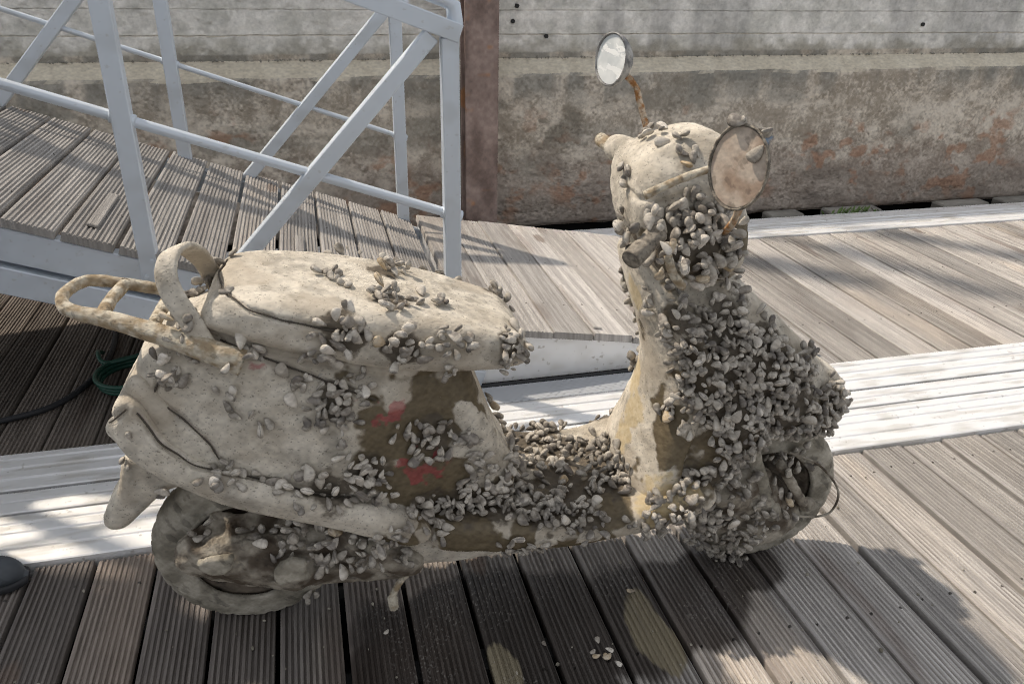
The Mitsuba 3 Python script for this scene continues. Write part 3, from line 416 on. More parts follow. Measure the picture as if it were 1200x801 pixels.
tag(wl, 'stained concrete quay wall with a sloping ledge behind the deck', 'wall')
put('quay', box(-12, 14, 5.32, 30, .6, 1.47), 'quay_stone'); tag('quay', kind='structure')
H = [box(.87, 1.055, 4.44, 4.458, -.45, 1.62, .003), box(.87, 1.055, 4.57, 4.588, -.45, 1.62, .003), box(.955, .97, 4.458, 4.57, -.45, 1.62)]
put('steel_pile', cat(H), 'rust'); tag('steel_pile', 'rusty brown upright steel pile standing in front of the wall', 'pile')
for (x0, x1), lab in zip([(2.89, 3.14), (3.33, 3.73), (4.21, 4.6), (4.72, 5.0)], ('behind the near mirror', 'left of the green weed', 'third along from the near mirror', 'nearest the right edge')):
    tag(put('timber_fender', box(x0, x1, 4.46, 4.58, -.42, -.05, .01), 'timber_wet'), 'grey timber fender block in the gap under the wall, ' + lab, 'fender')
# unseen tree put above the frame, boughs placed to shade the far deck
qt = 'shade_tree'; TX, TY = -1.6, 7.4
lim = [tube(spline([(TX, TY, 1.4), (TX + .05, TY - .05, 2.6), (TX + .15, TY - .2, 3.8)], 5), np.linspace(.13, .09, 11), 10)]; lv = []
for (ax, ay), (bx, by), h in [[(2.23, 3.63), (2.65, 3.2), 4.0], [(2.84, 3.66), (3.19, 2.92), 4.3], [(3.34, 3.84), (3.81, 3.29), 4.6]]:
    a, b = np.array([ax - .561 * h, ay + .439 * h, h]), np.array([bx - .561 * h, by + .439 * h, h]); lim.append(tube(spline([(TX + .1, TY - .12, 3.3), (TX + .5, TY - .4, 3.75), (a * .7 + np.array([TX, TY, 3.6]) * .3) + [0, 0, .1], a, (a + b) / 2 + [0, 0, .05], b], 5), np.linspace(.05, .008, 26), 7))
    for _ in range(430):
        q = a + (b - a) * rng.uniform(-.08, 1.05) + rng.normal(size=3) * [.05, .05, .06]; d = rng.normal(size=3); d /= np.linalg.norm(d); e = np.cross(d, rng.normal(size=3)); e /= np.linalg.norm(e); L = rng.uniform(.05, .085)
        lv.append(trimesh.Trimesh([q, q + d * L * .5 + e * L * .28, q + d * L, q + d * L * .5 - e * L * .28], [[0, 1, 2], [0, 2, 3]], process=False))
put('trunk', cat(lim), 'rod_mud', qt, smooth=True); tag(put('crown', cat(lv), 'leaf', qt), kind='stuff'); tag(qt, 'unseen leafy tree on the quay, placed to shade the far deck', 'tree')
# ------------------------------------------------------------------ gangway
gw = 'gangway'; SL = .353; TH = math.atan(SL)
def gz(x): return .432 - SL * x
N0, N1 = 2.53, 3.82
VG = variants(1.30, .1435, 'wood_ramp', [deep, deep, (10, .006)])
for k in range(-18, 9):
    x = -.729 + k * .150 + .004
    if x > .42: break
    put('plank', None, None, gw, shared=VG[k % 3], xf=T().translate([x, N0 - .005 + rng.uniform(-.004, .004), gz(x) + rng.uniform(-.001, .001)]).rotate([0, 1, 0], math.degrees(TH)))
for y in (N0, N1 - .05):
    put('stringer', beam((-3.4, y + .025, gz(-3.4) - .088), (.5, y + .025, gz(.5) - .088), .05, .105), 'alu_gang', gw)
put('lower_beam', beam((-3.4, N0 + .17, gz(-3.4) - .205), (.55, N0 + .17, gz(.55) - .205), .36, .085), 'alu_gang', gw)
for i, y in enumerate((N0 + .02, N1 - .02)):
    for x in (.45, -.505, -1.46, -2.415):
        if i: x -= .02
        put('post', box(x - .027, x + .027, y - .025, y + .025, gz(x) - .13, gz(x) + .947, .003), 'alu_gang', gw)
    put('top_chord', beam((-3.4, y, gz(-3.4) + .97), (.482, y, gz(.482) + .97), .06, .055), 'alu_gang', gw)
    put('handrail', tube([(-3.4, y + .008, gz(-3.4) + 1.05), (.44, y + .008, gz(.44) + 1.05), (.465, y + .008, gz(.465) + 1.04), (.472, y + .008, gz(.472) + .99)], .024, 14), 'alu_gang', gw, smooth=50)
    for n in range(4):
        dx = -.955 * n
        a, b = (.395 + dx, y, gz(.395 + dx) + .935), (-.33 + dx, y, gz(-.33 + dx) - .1)
        put('diagonal_brace', beam(a, b, .046, .05), 'alu_gang', gw)
    for x in (.45, -.505, -1.46, -2.415):
        x -= .02 * i; t0 = np.array([1, 0, -SL]) / math.hypot(1, SL); b0 = np.array([x, y, gz(x) + .395])
        put('rail_collar', tube([b0 - t0 * .036, b0 - t0 * .033, b0 + t0 * .033, b0 + t0 * .036], [.016, .0215, .0215, .016] if i == 0 else [.012, .0165, .0165, .012], 12), 'alu_gang', gw, smooth=40)
        s0 = -1 if i == 0 else 1
        for k, dx in ((0, .012), (1, -.012)): put('bolt_head', trimesh.creation.cylinder(.007, .008, sections=6, transform=trimesh.transformations.translation_matrix([x + dx, y + s0 * .0285, gz(x) - .03 - .05 * k]) @ trimesh.transformations.rotation_matrix(math.pi / 2, [1, 0, 0])), 'alu_gang', gw)
    put('mid_rail', tube([(-3.4, y, gz(-3.4) + .395), (.44, y, gz(.44) + .395)], .0155 if i == 0 else .011, 12), 'alu_gang', gw, smooth=50)
def cleat(x, y0, y1, z): 
    m = box(-.017, .017, y0, y1, 0, .011, .003); m.apply_transform(trimesh.transformations.rotation_matrix(z[1], [0, 1, 0])); m.apply_translation((x, 0, z[0])); return m
for x in (-.665, -.06, .23): put('cleat', cleat(x, 2.62, 3.05 if x > -.5 else 2.98, (gz(x) + .001, TH)), 'wood_ramp', gw)
tag(gw, 'pale blue grey aluminium gangway with grooved plank deck sloping down from the upper left', 'gangway')
ld = 'landing_ramp'; SW = .164; TW = math.atan(SW)
def wz(x): return .212 - SW * (x - .835)
VW = variants(1.36, .1535, 'wood_wedge', [flat, worn, flat])
x = .505; k = 0
while wz(x + .15) > .03:
    put('plank', None, None, ld, shared=VW[k % 3], xf=T().translate([x, N0 - .012 + rng.uniform(-.004, .004), wz(x) + rng.uniform(-.001, .001)]).rotate([0, 1, 0], math.degrees(TW))); x += .157; k += 1
def wedge(y0, y1):
    a, b = .505, 1.93; m = trimesh.Trimesh([[p, y, z] for y in (y0, y1) for p, z in ((a, .022), (b, .022), (b, max(wz(b) - .031, .024)), (a, wz(a) - .031))], [[0, 1, 2], [0, 2, 3], [4, 6, 5], [4, 7, 6], [0, 5, 1], [0, 4, 5], [1, 6, 2], [1, 5, 6], [2, 7, 3], [2, 6, 7], [3, 4, 0], [3, 7, 4]], process=False); return m
put('side_plate', wedge(2.535, 2.543), 'alu_edge', ld); put('side_plate', wedge(3.84, 3.848), 'alu_edge', ld); put('foot_seal', box(.505, 1.95, 2.51, 2.53, .0135, .022, .002), 'rubber_black', ld)
put('end_plate', box(.507, .515, 2.545, 3.838, .0, wz(.51) - .035), 'alu_edge', ld)
for x in (.60, 1.0): put('cleat', cleat(x, 2.56, 3.0, (wz(x) + .001, TW)), 'wood_wedge', ld)
tag(ld, 'low wedge shaped wooden ramp with white metal side at the foot of the gangway', 'ramp')
# ------------------------------------------------------------------ scooter
sc = 'mud_covered_scooter'
BEAR, GAPS = [], []
def part(name, m, mat='mud', parent=sc, bear=True, lum=(.0015, 22, .0007, 100), label=None):
    if lum: m = lumpy(m, *lum, seed=len(BEAR))
    if bear: BEAR.append((m.vertices, meshkit.arrays(m, True)[2], m))
    k = put(name, to_w(m), mat, parent, smooth=True)
    if label: tag(k, label)
    return k
# rear bodywork
v = Vol((-.3, -.24, .2), (.76, .24, .86), .0048)
bw = I([-.2, -.05, .1, .3, .40, .46, .55, .65], [.11, .155, .185, .19, .165, .135, .13, .12])
v.add(v.ext([(-0.080, 0.764), (-0.106, 0.718), (-0.130, 0.666), (-0.127, 0.570), (-0.057, 0.520), (0.014, 0.462), (0.142, 0.407), (0.260, 0.365), (0.401, 0.299), (0.552, 0.229), (0.638, 0.241), (0.650, 0.394), (0.619, 0.465), (0.588, 0.554), (0.563, 0.618), (0.545, 0.666), (0.518, 0.711), (0.350, 0.706), (0.135, 0.787), (0.081, 0.814), (0.010, 0.802)], lambda S, Z: bw(S) * I([.3, .6, .72, .8], [1, 1, .9, .75])(Z), .055))
v.add(v.ell([0.392, -0.130, 0.464], (.11, .03, .07)), .03)
for gr in ([[-0.093, -0.176, 0.667], [-0.077, -0.178, 0.635], [-0.061, -0.182, 0.602], [-0.036, -0.176, 0.570], [-0.006, -0.187, 0.548], [0.048, -0.186, 0.526], [0.103, -0.186, 0.504], [0.155, -0.189, 0.483], [0.207, -0.193, 0.461], [0.261, -0.189, 0.442], [0.316, -0.187, 0.423]], [[-0.097, -0.135, 0.709], [-0.084, -0.142, 0.700], [-0.073, -0.147, 0.689], [-0.046, -0.149, 0.660], [-0.018, -0.156, 0.633], [0.003, -0.164, 0.609], [0.023, -0.170, 0.583], [0.031, -0.172, 0.563], [0.039, -0.173, 0.544]], [[-0.045, -0.140, 0.724], [-0.054, -0.140, 0.711], [-0.062, -0.139, 0.697], [-0.066, -0.145, 0.687], [-0.069, -0.152, 0.677]], [[0.067, -0.131, 0.786], [0.102, -0.166, 0.784], [0.130, -0.148, 0.757], [0.164, -0.154, 0.743], [0.198, -0.160, 0.728], [0.233, -0.165, 0.712], [0.268, -0.171, 0.694], [0.307, -0.174, 0.675], [0.347, -0.170, 0.652]]):
    if gr: v.cut(v.path(gr, .0075)); GAPS.append(gr)
part('rear_bodywork', v.mesh(), label='rear body panels under dried grey silt with red paint showing through')
v = Vol((-.3, -.25, .24), (.5, .25, .76), .0048)
v.add(v.ext([(-0.140, 0.669), (-0.116, 0.689), (-0.090, 0.670), (-0.059, 0.601), (-0.006, 0.546), (0.104, 0.503), (0.207, 0.455), (0.316, 0.422), (0.420, 0.366), (0.446, 0.328), (0.400, 0.307), (0.311, 0.342), (0.260, 0.367), (0.143, 0.414), (0.025, 0.461), (-0.055, 0.510), (-0.122, 0.554), (-0.145, 0.610)], lambda S, Z: I([-.2, -.05, .1, .4], [.15, .195, .215, .215])(S), .016))
band = [[-0.143, -0.130, 0.614], [-0.106, -0.150, 0.580], [-0.053, -0.175, 0.541], [0.039, -0.195, 0.502], [0.149, -0.200, 0.459], [0.263, -0.200, 0.412], [0.383, -0.200, 0.358]]
for q in (1, -1): v.add(v.path([(a, b * q, c) for a, b, c in spline(band, 3)], .024), .012)
for gr in ([[-0.093, -0.176, 0.667], [-0.077, -0.178, 0.635], [-0.061, -0.182, 0.602], [-0.036, -0.176, 0.570], [-0.006, -0.187, 0.548], [0.048, -0.186, 0.526], [0.103, -0.186, 0.504], [0.155, -0.189, 0.483], [0.207, -0.193, 0.461], [0.261, -0.189, 0.442], [0.316, -0.187, 0.423]], [[-0.111, -0.176, 0.677], [-0.119, -0.174, 0.669], [-0.128, -0.171, 0.661], [-0.139, -0.163, 0.650], [-0.156, -0.139, 0.631]], [[-0.167, -0.064, 0.476], [-0.161, -0.057, 0.490]]):
    if gr: v.cut(v.path(gr, .008)); GAPS.append(gr)
part('lower_fairing', v.mesh())
v = Vol((-.3, -.2, .4), (.1, .2, .82), .006)
v.add(v.ext([(-0.110, 0.711), (-0.069, 0.702), (-0.033, 0.646), (-0.019, 0.566), (-0.020, 0.511), (-0.074, 0.560), (-0.106, 0.630), (-0.136, 0.652)], lambda S, Z: I([-.2, .05], [.12, .185])(S), .03))
part('tail_light', v.mesh(), lum=(.003, 30, .0012, 90))
v = Vol((-.36, -.12, .2), (.02, .12, .56), .005)
v.add(v.ext([(-0.166, 0.495), (-0.202, 0.412), (-0.241, 0.355), (-0.239, 0.320), (-0.206, 0.315), (-0.163, 0.351), (-0.112, 0.397), (-0.055, 0.428)], .065, .02)); v.cut(v.path([[-0.169, -0.070, 0.455], [-0.197, -0.070, 0.393], [-0.217, -0.070, 0.358]], .006))
part('rear_mudguard', v.mesh())
# seat
v = Vol((-.02, -.2, .64), (.74, .2, .94), .0042)
seat = [(.03, .815), (.045, .848), (.085, .868), (.2, .86), (.33, .838), (.45, .81), (.57, .772), (.635, .748), (.668, .715), (.675, .69), (.655, .672), (.57, .68), (.45, .695), (.35, .715), (.2, .757), (.07, .80)]
v.add(v.ext(seat, lambda S, Z: I([0, .05, .12, .3, .5, .6, .66, .7], [.12, .15, .168, .178, .17, .152, .124, .088])(S), .034))
for gr in ([[0.061, 0.108, 0.861], [0.056, 0.074, 0.858], [0.050, 0.047, 0.854], [0.066, -0.030, 0.864], [0.078, -0.084, 0.867], [0.105, -0.136, 0.868], [0.127, -0.158, 0.857], [0.157, -0.165, 0.847], [0.186, -0.170, 0.836], [0.218, -0.172, 0.827], [0.249, -0.175, 0.818], [0.290, -0.178, 0.809], [0.331, -0.176, 0.799]], [[0.018, 0.097, 0.827], [0.033, 0.025, 0.831]]):
    if gr: v.cut(v.path(gr, .006)); GAPS.append(gr)
part('seat', v.mesh(), lum=(.0016, 18, .0006, 100), label='scooter saddle coated in pale dried silt')
v = Vol((-.0, -.2, .6), (.7, .2, .84), .006)
v.add(v.ext([(.05, .81), (.2, .765), (.35, .722), (.5, .708), (.62, .71), (.62, .69), (.52, .675), (.40, .672), (.3, .69), (.15, .745), (.05, .785)], lambda S, Z: I([0, .12, .3, .42, .55, .65], [.11, .14, .148, .14, .11, .08])(S), .018))
part('seat_base', v.mesh())
# grab hoop and carrier
def strap(path, w, th):
    p = np.array(path); t = np.gradient(p, axis=0); t /= np.linalg.norm(t, axis=1, keepdims=True); a = np.cross(t, [0, 1.0, 0]); 
    side = np.array([.35, 0, .2]); out = []
    b = np.cross(t, np.array([.95, 0, .32])); b /= np.linalg.norm(b, axis=1, keepdims=True); n = np.cross(b, t)
    g = np.linspace(0, 2 * np.pi, 14, endpoint=False); prof = np.stack([np.sign(np.cos(g)) * np.abs(np.cos(g)) ** .6 * w / 2, np.sign(np.sin(g)) * np.abs(np.sin(g)) ** .6 * th / 2], 1)
    v = (p[:, None] + prof[None, :, :1] * n[:, None] + prof[None, :, 1:] * b[:, None]).reshape(-1, 3); s = 14; N = len(p)
    i, j = np.meshgrid(np.arange(N - 1), np.arange(s), indexing='ij'); jj = (j + 1) % s
    f = np.stack([i * s + j, i * s + jj, (i + 1) * s + jj, (i + 1) * s + j], -1).reshape(-1, 4); m = trimesh.Trimesh(v, np.vstack([f[:, [0, 1, 2]], f[:, [0, 2, 3]]]), process=False); m.fix_normals(); return m
hoop = spline([[0.055, -0.160, 0.762], [0.020, -0.140, 0.834], [-0.009, -0.125, 0.897], [-0.009, -0.100, 0.936], [0.003, -0.060, 0.946], [0.012, 0.000, 0.923], [0.020, 0.070, 0.873], [0.027, 0.110, 0.821], [0.038, 0.130, 0.763]], 6)
part('grab_handle', strap(hoop, .042, .014), lum=(.002, 30, .001, 90))
rk = 'rear_rack'
r1 = spline([[0.108, -0.170, 0.754], [0.057, -0.165, 0.777], [-0.020, -0.130, 0.797], [-0.129, -0.090, 0.822], [-0.199, -0.070, 0.837], [-0.221, -0.045, 0.849], [-0.221, 0.000, 0.852], [-0.207, 0.050, 0.849], [-0.179, 0.070, 0.841], [-0.119, 0.080, 0.824], [-0.058, 0.090, 0.802], [-0.007, 0.110, 0.765]], 6)
m = [tube(r1, np.interp(np.arange(len(r1)), [0, 12, 24, 30, 60], [.026, .021, .014, .012, .0125]), 12), tube(spline([[-0.147, -0.085, 0.826], [-0.149, 0.000, 0.826], [-0.138, 0.075, 0.831]], 5), .013, 10), tube(spline([[-0.059, -0.110, 0.803], [-0.053, -0.020, 0.810], [-0.057, 0.085, 0.803]], 5), .012, 10), tube(spline([[-0.006, -0.100, 0.870], [0.006, -0.100, 0.822], [0.024, -0.120, 0.781]], 5), .012, 10)]
part(rk, cat(m), 'rod_mud', lum=(.002, 40, .001, 100), label='tubular rear carrier with yellowish silt crust')
# rear wheel and engine
def tyre(R, r, half, nb, seed, notch=0):
    g = np.linspace(0, 2 * np.pi, 168, endpoint=False); a = np.linspace(-1, 1, 13); prof = [(r, -half * .78)] + [(r + (R - r) * (1 - abs(t) ** 2.6) ** .5 if abs(t) < 1 else r, half * t * (1 if abs(t) < .9 else .97)) for t in a] + [(r, half * .78), (r - .02, 0)]
    prof = np.array(prof); n = len(prof); V = []
    for gg in g:
        rr = prof[:, 0].copy()
        if notch and int(gg / (2 * np.pi) * notch * 4) % 4 == 0: rr[2:-3] -= .0035 * (rr[2:-3] > r + .02)
        V.append(np.stack([rr * np.cos(gg), prof[:, 1], rr * np.sin(gg)], 1))
    v = np.vstack(V); N = len(g); i, j = np.meshgrid(np.arange(N), np.arange(n), indexing='ij'); ii = (i + 1) % N; jj = (j + 1) % n
    q = np.stack([i * n + j, i * n + jj, ii * n + jj, ii * n + j], -1).reshape(-1, 4); m = trimesh.Trimesh(v, np.vstack([q[:, [0, 1, 2]], q[:, [0, 2, 3]]]), process=False); m.fix_normals(); return m
def rim(R, half):
    m = trimesh.creation.revolve([(0, -half * .55), (.05, -half * .6), (.06, -half * .25), (R * .8, -half * .2), (R * .9, -half * .8), (R, -half * .85), (R, half * .85), (R * .9, half * .8), (R * .8, half * .2), (.06, half * .25), (.05, half * .6), (0, half * .55)], sections=48)
    m.apply_transform(trimesh.transformations.rotation_matrix(math.pi / 2, [1, 0, 0])); m.fix_normals(); return m
WR, WF = (.038, 0, .206), (1.318, 0, .206)
rw = sc + '__rear_wheel'; fw = sc + '__front_wheel'
for key, c, sd in ((rw, WR, 3), (fw, WF, 4)):
    m = tyre(.213, .138, .05, 0, sd, 30); m.apply_translation(c); part('tyre', m, 'tyre_mud', key, lum=(.0015, 20, .0008, 90))
    lip = trimesh.creation.torus(.137, .0075, 56, 10); lip.apply_transform(trimesh.transformations.rotation_matrix(math.pi / 2, [1, 0, 0])); lip2 = lip.copy(); lip.apply_translation((0, -.042, 0)); lip2.apply_translation((0, .042, 0)); lip.apply_translation(c); lip2.apply_translation(c); part('rim_lip', cat([lip]), 'tyre_mud', key, lum=(.002, 30, .001, 90)); part('rim_lip', cat([lip2]), 'tyre_mud', key, lum=(.002, 30, .001, 90))
    for nm, r0, w0, w1, ns in (('brake_drum', .058, -.062, -.01, 40), ('axle_nut', .016, -.078, -.06, 6)):
        m = trimesh.creation.cylinder(r0, w1 - w0, sections=ns); m = m.subdivide(); m.apply_transform(trimesh.transformations.rotation_matrix(math.pi / 2, [1, 0, 0])); m.apply_translation(np.array(c) + [0, (w0 + w1) / 2, 0]); k = part(nm, m, 'engine_mud', key, lum=(.002, 40, .001, 100))
    m = rim(.135, .04); m.apply_translation(c); part('rim', m, 'rim_mud', key, lum=(.004, 30, .002, 80))
v = Vol((-.2, -.2, .08), (.55, .02, .52), .006)
en = [(-0.067, 0.278), (-0.040, 0.339), (0.005, 0.369), (0.079, 0.346), (0.156, 0.321), (0.256, 0.322), (0.403, 0.253), (0.432, 0.190), (0.380, 0.152), (0.321, 0.151), (0.226, 0.161), (0.112, 0.154), (-0.009, 0.186), (-0.057, 0.225)]
v.add(v.ext(en, lambda S, Z: I([-.1, .1, .3, .45], [.035, .05, .06, .05])(S), .035, w0=-.09)); v.add(v.cap([-0.009, -0.130, 0.267], [0.147, -0.140, 0.211], .035), .03); v.add(v.cap([0.289, -0.140, 0.267], [0.400, -0.140, 0.214], .035), .03)
v.add(v.ell([-0.064, -0.110, 0.270], (.035, .03, .045)), .03)
v.cut(v.ell([0.056, -0.130, 0.361], (.13, .11, .055))); v.cut(v.ell([-0.040, -0.130, 0.334], (.03, .08, .03)))
part('engine_casing', v.mesh(), 'engine_mud', lum=(.006, 24, .003, 70), label='engine casing caked with broken brown and grey mud')
v = Vol((-.1, .03, .12), (.5, .2, .45), .008); v.add(v.cap((.03, .1, .21), (.4, .09, .26), .055, .07)); part('transmission_case', v.mesh(), 'engine_mud', lum=(.006, 20, .002, 60))
for (x, y, a, b) in ((256,660,20,11), (340,668,26,16), (440,640,14,9)):
    ang = np.linspace(0, 2 * np.pi, 9, endpoint=False); rr = rng.uniform(.55, 1.2, 9)
    v = Vol((-.2, -.24, .08), (.5, -.08, .4), .005)
    c = {256: [-0.001, -0.165, 0.284], 340: [0.143, -0.175, 0.252], 440: [0.327, -0.175, 0.291]}[x]
    v.add(v.ext([(c[0] + a * .0019 * q * math.cos(t), c[2] + b * .0022 * q * math.sin(t)) for t, q in zip(ang, rr)], .010, .004, w0=c[1], curve=False)); part('mud_flake', v.mesh(), 'tyre_mud', lum=(.003, 40, .001, 90))
part('centre_stand', tube(spline([[0.443, -0.090, 0.183], [0.409, -0.110, 0.169], [0.373, -0.120, 0.127], [0.357, -0.125, 0.093], [0.359, -0.125, 0.061]], 6), np.r_[np.full(10, .010), np.full(8, .0075), np.full(7, .012)], 10), 'rod_mud', lum=(.002, 60, .001, 100))
# floor and belly
v = Vol((.4, -.24, .14), (1.16, .24, .42), .006)
v.add(v.ext([(.45, .33), (.55, .335), (.66, .318), (.85, .312), (.95, .335), (1.08, .37), (1.1, .31), (.97, .268), (.75, .25), (.55, .25), (.45, .27)], lambda S, Z: I([.45, .6, .95, 1.1], [.19, .205, .21, .2])(S), .025))
part('floorboard', v.mesh(), lum=(.006, 16, .002, 70))
v = Vol((.24, -.2, .12), (1.04, .2, .36), .007)
v.add(v.ext([(.28, .31), (.5, .28), (.98, .28), (.92, .20), (.65, .185), (.45, .185), (.3, .22)], .15, .04)); part('belly_pan', v.mesh(), lum=(.006, 16, .002, 70))
# front shield and apron
v = Vol((.84, -.26, .26), (1.56, .26, .94), .007)
ap = [(.93, .85), (.955, .76), (.99, .64), (.992, .54), (.97, .43), (.95, .33), (1.06, .31), (1.14, .36), (1.22, .43), (1.34, .44), (1.43, .40), (1.47, .46), (1.44, .54), (1.36, .63), (1.26, .72), (1.17, .80), (1.10, .86), (1.0, .88)]
v.add(v.ext(ap, lambda S, Z: I([.9, 1.0, 1.1, 1.25, 1.4, 1.48], [.13, .145, .165, .145, .095, .065])(S) * I([.3, .62, .74, .88], [1, 1, .8, .5])(Z), .05))
for c, r in (((1.40, -.05, .50), .07), ((1.30, -.11, .52), .06), ((1.12, -.17, .50), .05), ((1.2, -.13, .62), .05)): v.add(v.ell(c, (r, r * .7, r)), .04)
def sweep(m):
    m.vertices[:, 0] += (1.2 + 1.1 * np.exp(-((m.vertices[:, 2] - .56) / .14) ** 2)) * m.vertices[:, 1] ** 2 * np.clip((1.25 - m.vertices[:, 0]) / .25, 0, 1); return m
part('front_apron', sweep(v.mesh()), lum=(.005, 14, .0015, 70), label='front apron thickly overgrown with grey mussels')
v = Vol((.84, -.25, .27), (1.08, .25, .94), .005)
ls = [(.905, .87), (.93, .77), (.967, .66), (.972, .56), (.945, .44), (.915, .32), (.975, .31), (1.0, .43), (1.022, .55), (1.015, .65), (.975, .77), (.955, .87)]
v.add(v.ext(ls, lambda S, Z: I([.3, .42, .55, .62, .74, .88], [.19, .16, .15, .185, .185, .09])(Z), .02))
part('leg_shield', sweep(v.mesh()), lum=(.003, 14, .0012, 70), label='inner leg shield streaked with wet brown and ochre silt')
# front wheel surroundings
th = np.radians(np.linspace(58, 150, 22)); fo = [(WF[0] + .236 * math.cos(a), WF[2] + .236 * math.sin(a)) for a in th] + [(WF[0] + .216 * math.cos(a), WF[2] + .216 * math.sin(a)) for a in th[::-1]]
v = Vol((1.05, -.11, .2), (1.6, .11, .5), .005); v.add(v.ext(fo, .07, .012, curve=False)); part('front_mudguard', v.mesh(), lum=(.006, 20, .002, 70))
for s in (-1, 1):
    v = Vol((1.1, -.14, .1), (1.5, .14, .56), .006); v.add(v.cap((1.20, s * .085, .46), (1.31, s * .085, .19), .021, .024)); v.add(v.cap((1.31, s * .085, .2), (1.33, s * .06, .19), .032), .02); part('fork_leg', v.mesh(), 'tyre_mud', lum=(.004, 30, .0015, 80))
v = Vol((1.28, -.14, .12), (1.5, -.02, .42), .005); v.add(v.cap([1.323, -0.085, 0.326], [1.404, -0.085, 0.204], .013)); v.add(v.ell([1.428, -0.070, 0.184], (.022, .018, .022)), .02); part('brake_caliper', v.mesh(), 'engine_mud', lum=(.004, 40, .0015, 80))
v = Vol((1.0, -.22, .05), (1.5, .02, .5), .007); v.add(v.ell((1.22, -.07, .22), (.12, .05, .12))); v.add(v.ell((1.30, -.06, .15), (.12, .05, .07)), .03); v.add(v.ell([1.176, -0.100, 0.278], (.06, .035, .05)), .03); part('mud_clod', v.mesh(), 'engine_mud', lum=(.012, 18, .004, 60))
part('brake_cable', tube(spline([[1.349, -0.070, 0.351], [1.433, -0.080, 0.310], [1.496, -0.090, 0.231], [1.486, -0.090, 0.164], [1.421, -0.090, 0.159], [1.345, -0.090, 0.183]], 8), .003, 8), 'engine_mud', lum=None, bear=False)
# steering head
v = Vol((.8, -.25, .72), (1.26, .25, 1.22), .0055)
hd = [(.915, .90), (.89, .97), (.886, 1.04), (.905, 1.085), (.955, 1.115), (1.03, 1.138), (1.085, 1.115), (1.115, 1.02), (1.135, .95), (1.125, .88), (1.08, .82), (1.0, .80), (.945, .84)]
v.add(v.ext(hd, lambda S, Z: I([.78, .86, .95, 1.05, 1.14], [.08, .11, .125, .125, .09])(Z), .052)); v.add(v.cap((.95, .1, 1.06), (.925, .17, 1.06), .03), .03)
for gr in [[[0.885, 0.010, 1.022], [0.886, -0.037, 1.019], [0.886, -0.082, 1.016], [0.902, -0.112, 1.019], [0.924, -0.124, 1.016], [0.945, -0.125, 1.024], [0.966, -0.126, 1.032]]]:
    if gr: v.cut(v.path(gr, .006))
v.add(v.ell([1.003, -0.120, 0.928], (.06, .05, .07)), .03); v.add(v.ell([1.085, -0.070, 0.894], (.05, .06, .07)), .03); v.add(v.ell([0.956, -0.140, 0.910], (.04, .04, .045)), .03)
part('handlebar_cowl', v.mesh(), lum=(.004, 18, .0012, 80))
for gr in GAPS:
    q = spline(gr, 8); part('panel_gap', tube(q + np.array([0, .0018, -.001]) + .004 * (meshkit.noise(q * 35)[:, None] - .6) * np.array([0, -1.0, 0]), .0012 + .0014 * meshkit.noise(q * 60), 6), 'gap_shade', lum=None, bear=False)  # thin dark tubes paint the shade inside the panel seams
def grip(a, b, r):
    a, b = np.array(a), np.array(b); d = (b - a); t = [0, .02, .3, .35, .55, .6, .96, 1, 1, .9]; k = [.9, 1, 1, .96, .96, 1, 1.02, .95, .6, .55]
    return tube([a + d * x for x in t], [r * x for x in k], 16)
part('hand_grip', grip([0.894, -0.200, 0.983], [0.824, -0.250, 0.948], .02), 'grip_mud', lum=(.0012, 60, .0006, 120), label='dark rubber grip pointing back from the mussel mass')
part('hand_grip', grip([0.930, 0.130, 1.052], [0.908, 0.250, 1.064], .016), 'rod_mud', lum=(.0012, 60, .0006, 120))
part('brake_lever', tube(spline([[0.991, -0.200, 1.103], [0.934, -0.210, 1.090], [0.882, -0.220, 1.074], [0.851, -0.220, 1.060]], 5), np.linspace(.007, .009, 16), 8), 'rod_mud', lum=(.002, 60, .001, 120))
part('brake_lever', tube(spline([[0.918, -0.200, 0.934], [0.931, -0.200, 0.898], [0.960, -0.190, 0.864]], 5), .009, 8), 'rod_mud', lum=(.002, 60, .001, 120))
def mirror(c, n, tilt, ry, rz, depth, glass, shell, stem, stem_mat):
    k = sc + '__mirror'; k = k if (k + '__housing') not in scene else k + '_001'
    n = np.array(n, float); n /= np.linalg.norm(n); u = np.array([0, 0, 1.0]) - n * n[2]; u /= np.linalg.norm(u); r = np.cross(n, u)
    u2 = u * math.cos(tilt) + r * math.sin(tilt); r2 = np.cross(n, u2); M = np.eye(4); M[:3, 0], M[:3, 1], M[:3, 2], M[:3, 3] = r2, u2, n, c
    h = trimesh.creation.revolve([(0, -depth), (.45, -depth * .93), (.75, -depth * .68), (.93, -depth * .3), (1.0, 0), (1.0, .006), (.95, .007), (.93, .001), (0, .001)], sections=40); h.apply_scale((ry, rz, 1)); h.apply_transform(M)
    part('housing', h, shell, k, lum=(.002, 30, .001, 90))
    gl = trimesh.creation.revolve([(0, .0025), (.92, .0025), (.92, .0015), (0, .0015)], sections=40); gl.apply_scale((ry, rz, 1)); gl.fix_normals(); gl.apply_transform(M); part('glass', gl, glass, k, lum=None, bear=False)
    part('stem', tube(spline(stem, 6), .0075, 10), stem_mat, k, lum=(.002, 70, .0008, 120))
    return k
mirror([1.013, -0.250, 1.114], (-.80, -.55, .16), .10, .059, .077, .034, 'mirror_mud', 'grip_mud', [[1.038, -0.235, 1.064], [1.038, -0.225, 1.029], [1.041, -0.200, 0.993], [1.047, -0.150, 0.954]], 'rod_rust')
mirror([0.924, 0.250, 1.241], (-.88, -.45, .14), .12, .049, .058, .045, 'mirror_glass', 'mirror_shell', [[0.964, 0.260, 1.206], [0.986, 0.250, 1.179], [0.993, 0.220, 1.136], [0.995, 0.180, 1.101], [0.989, 0.120, 1.085]], 'rod_rust')
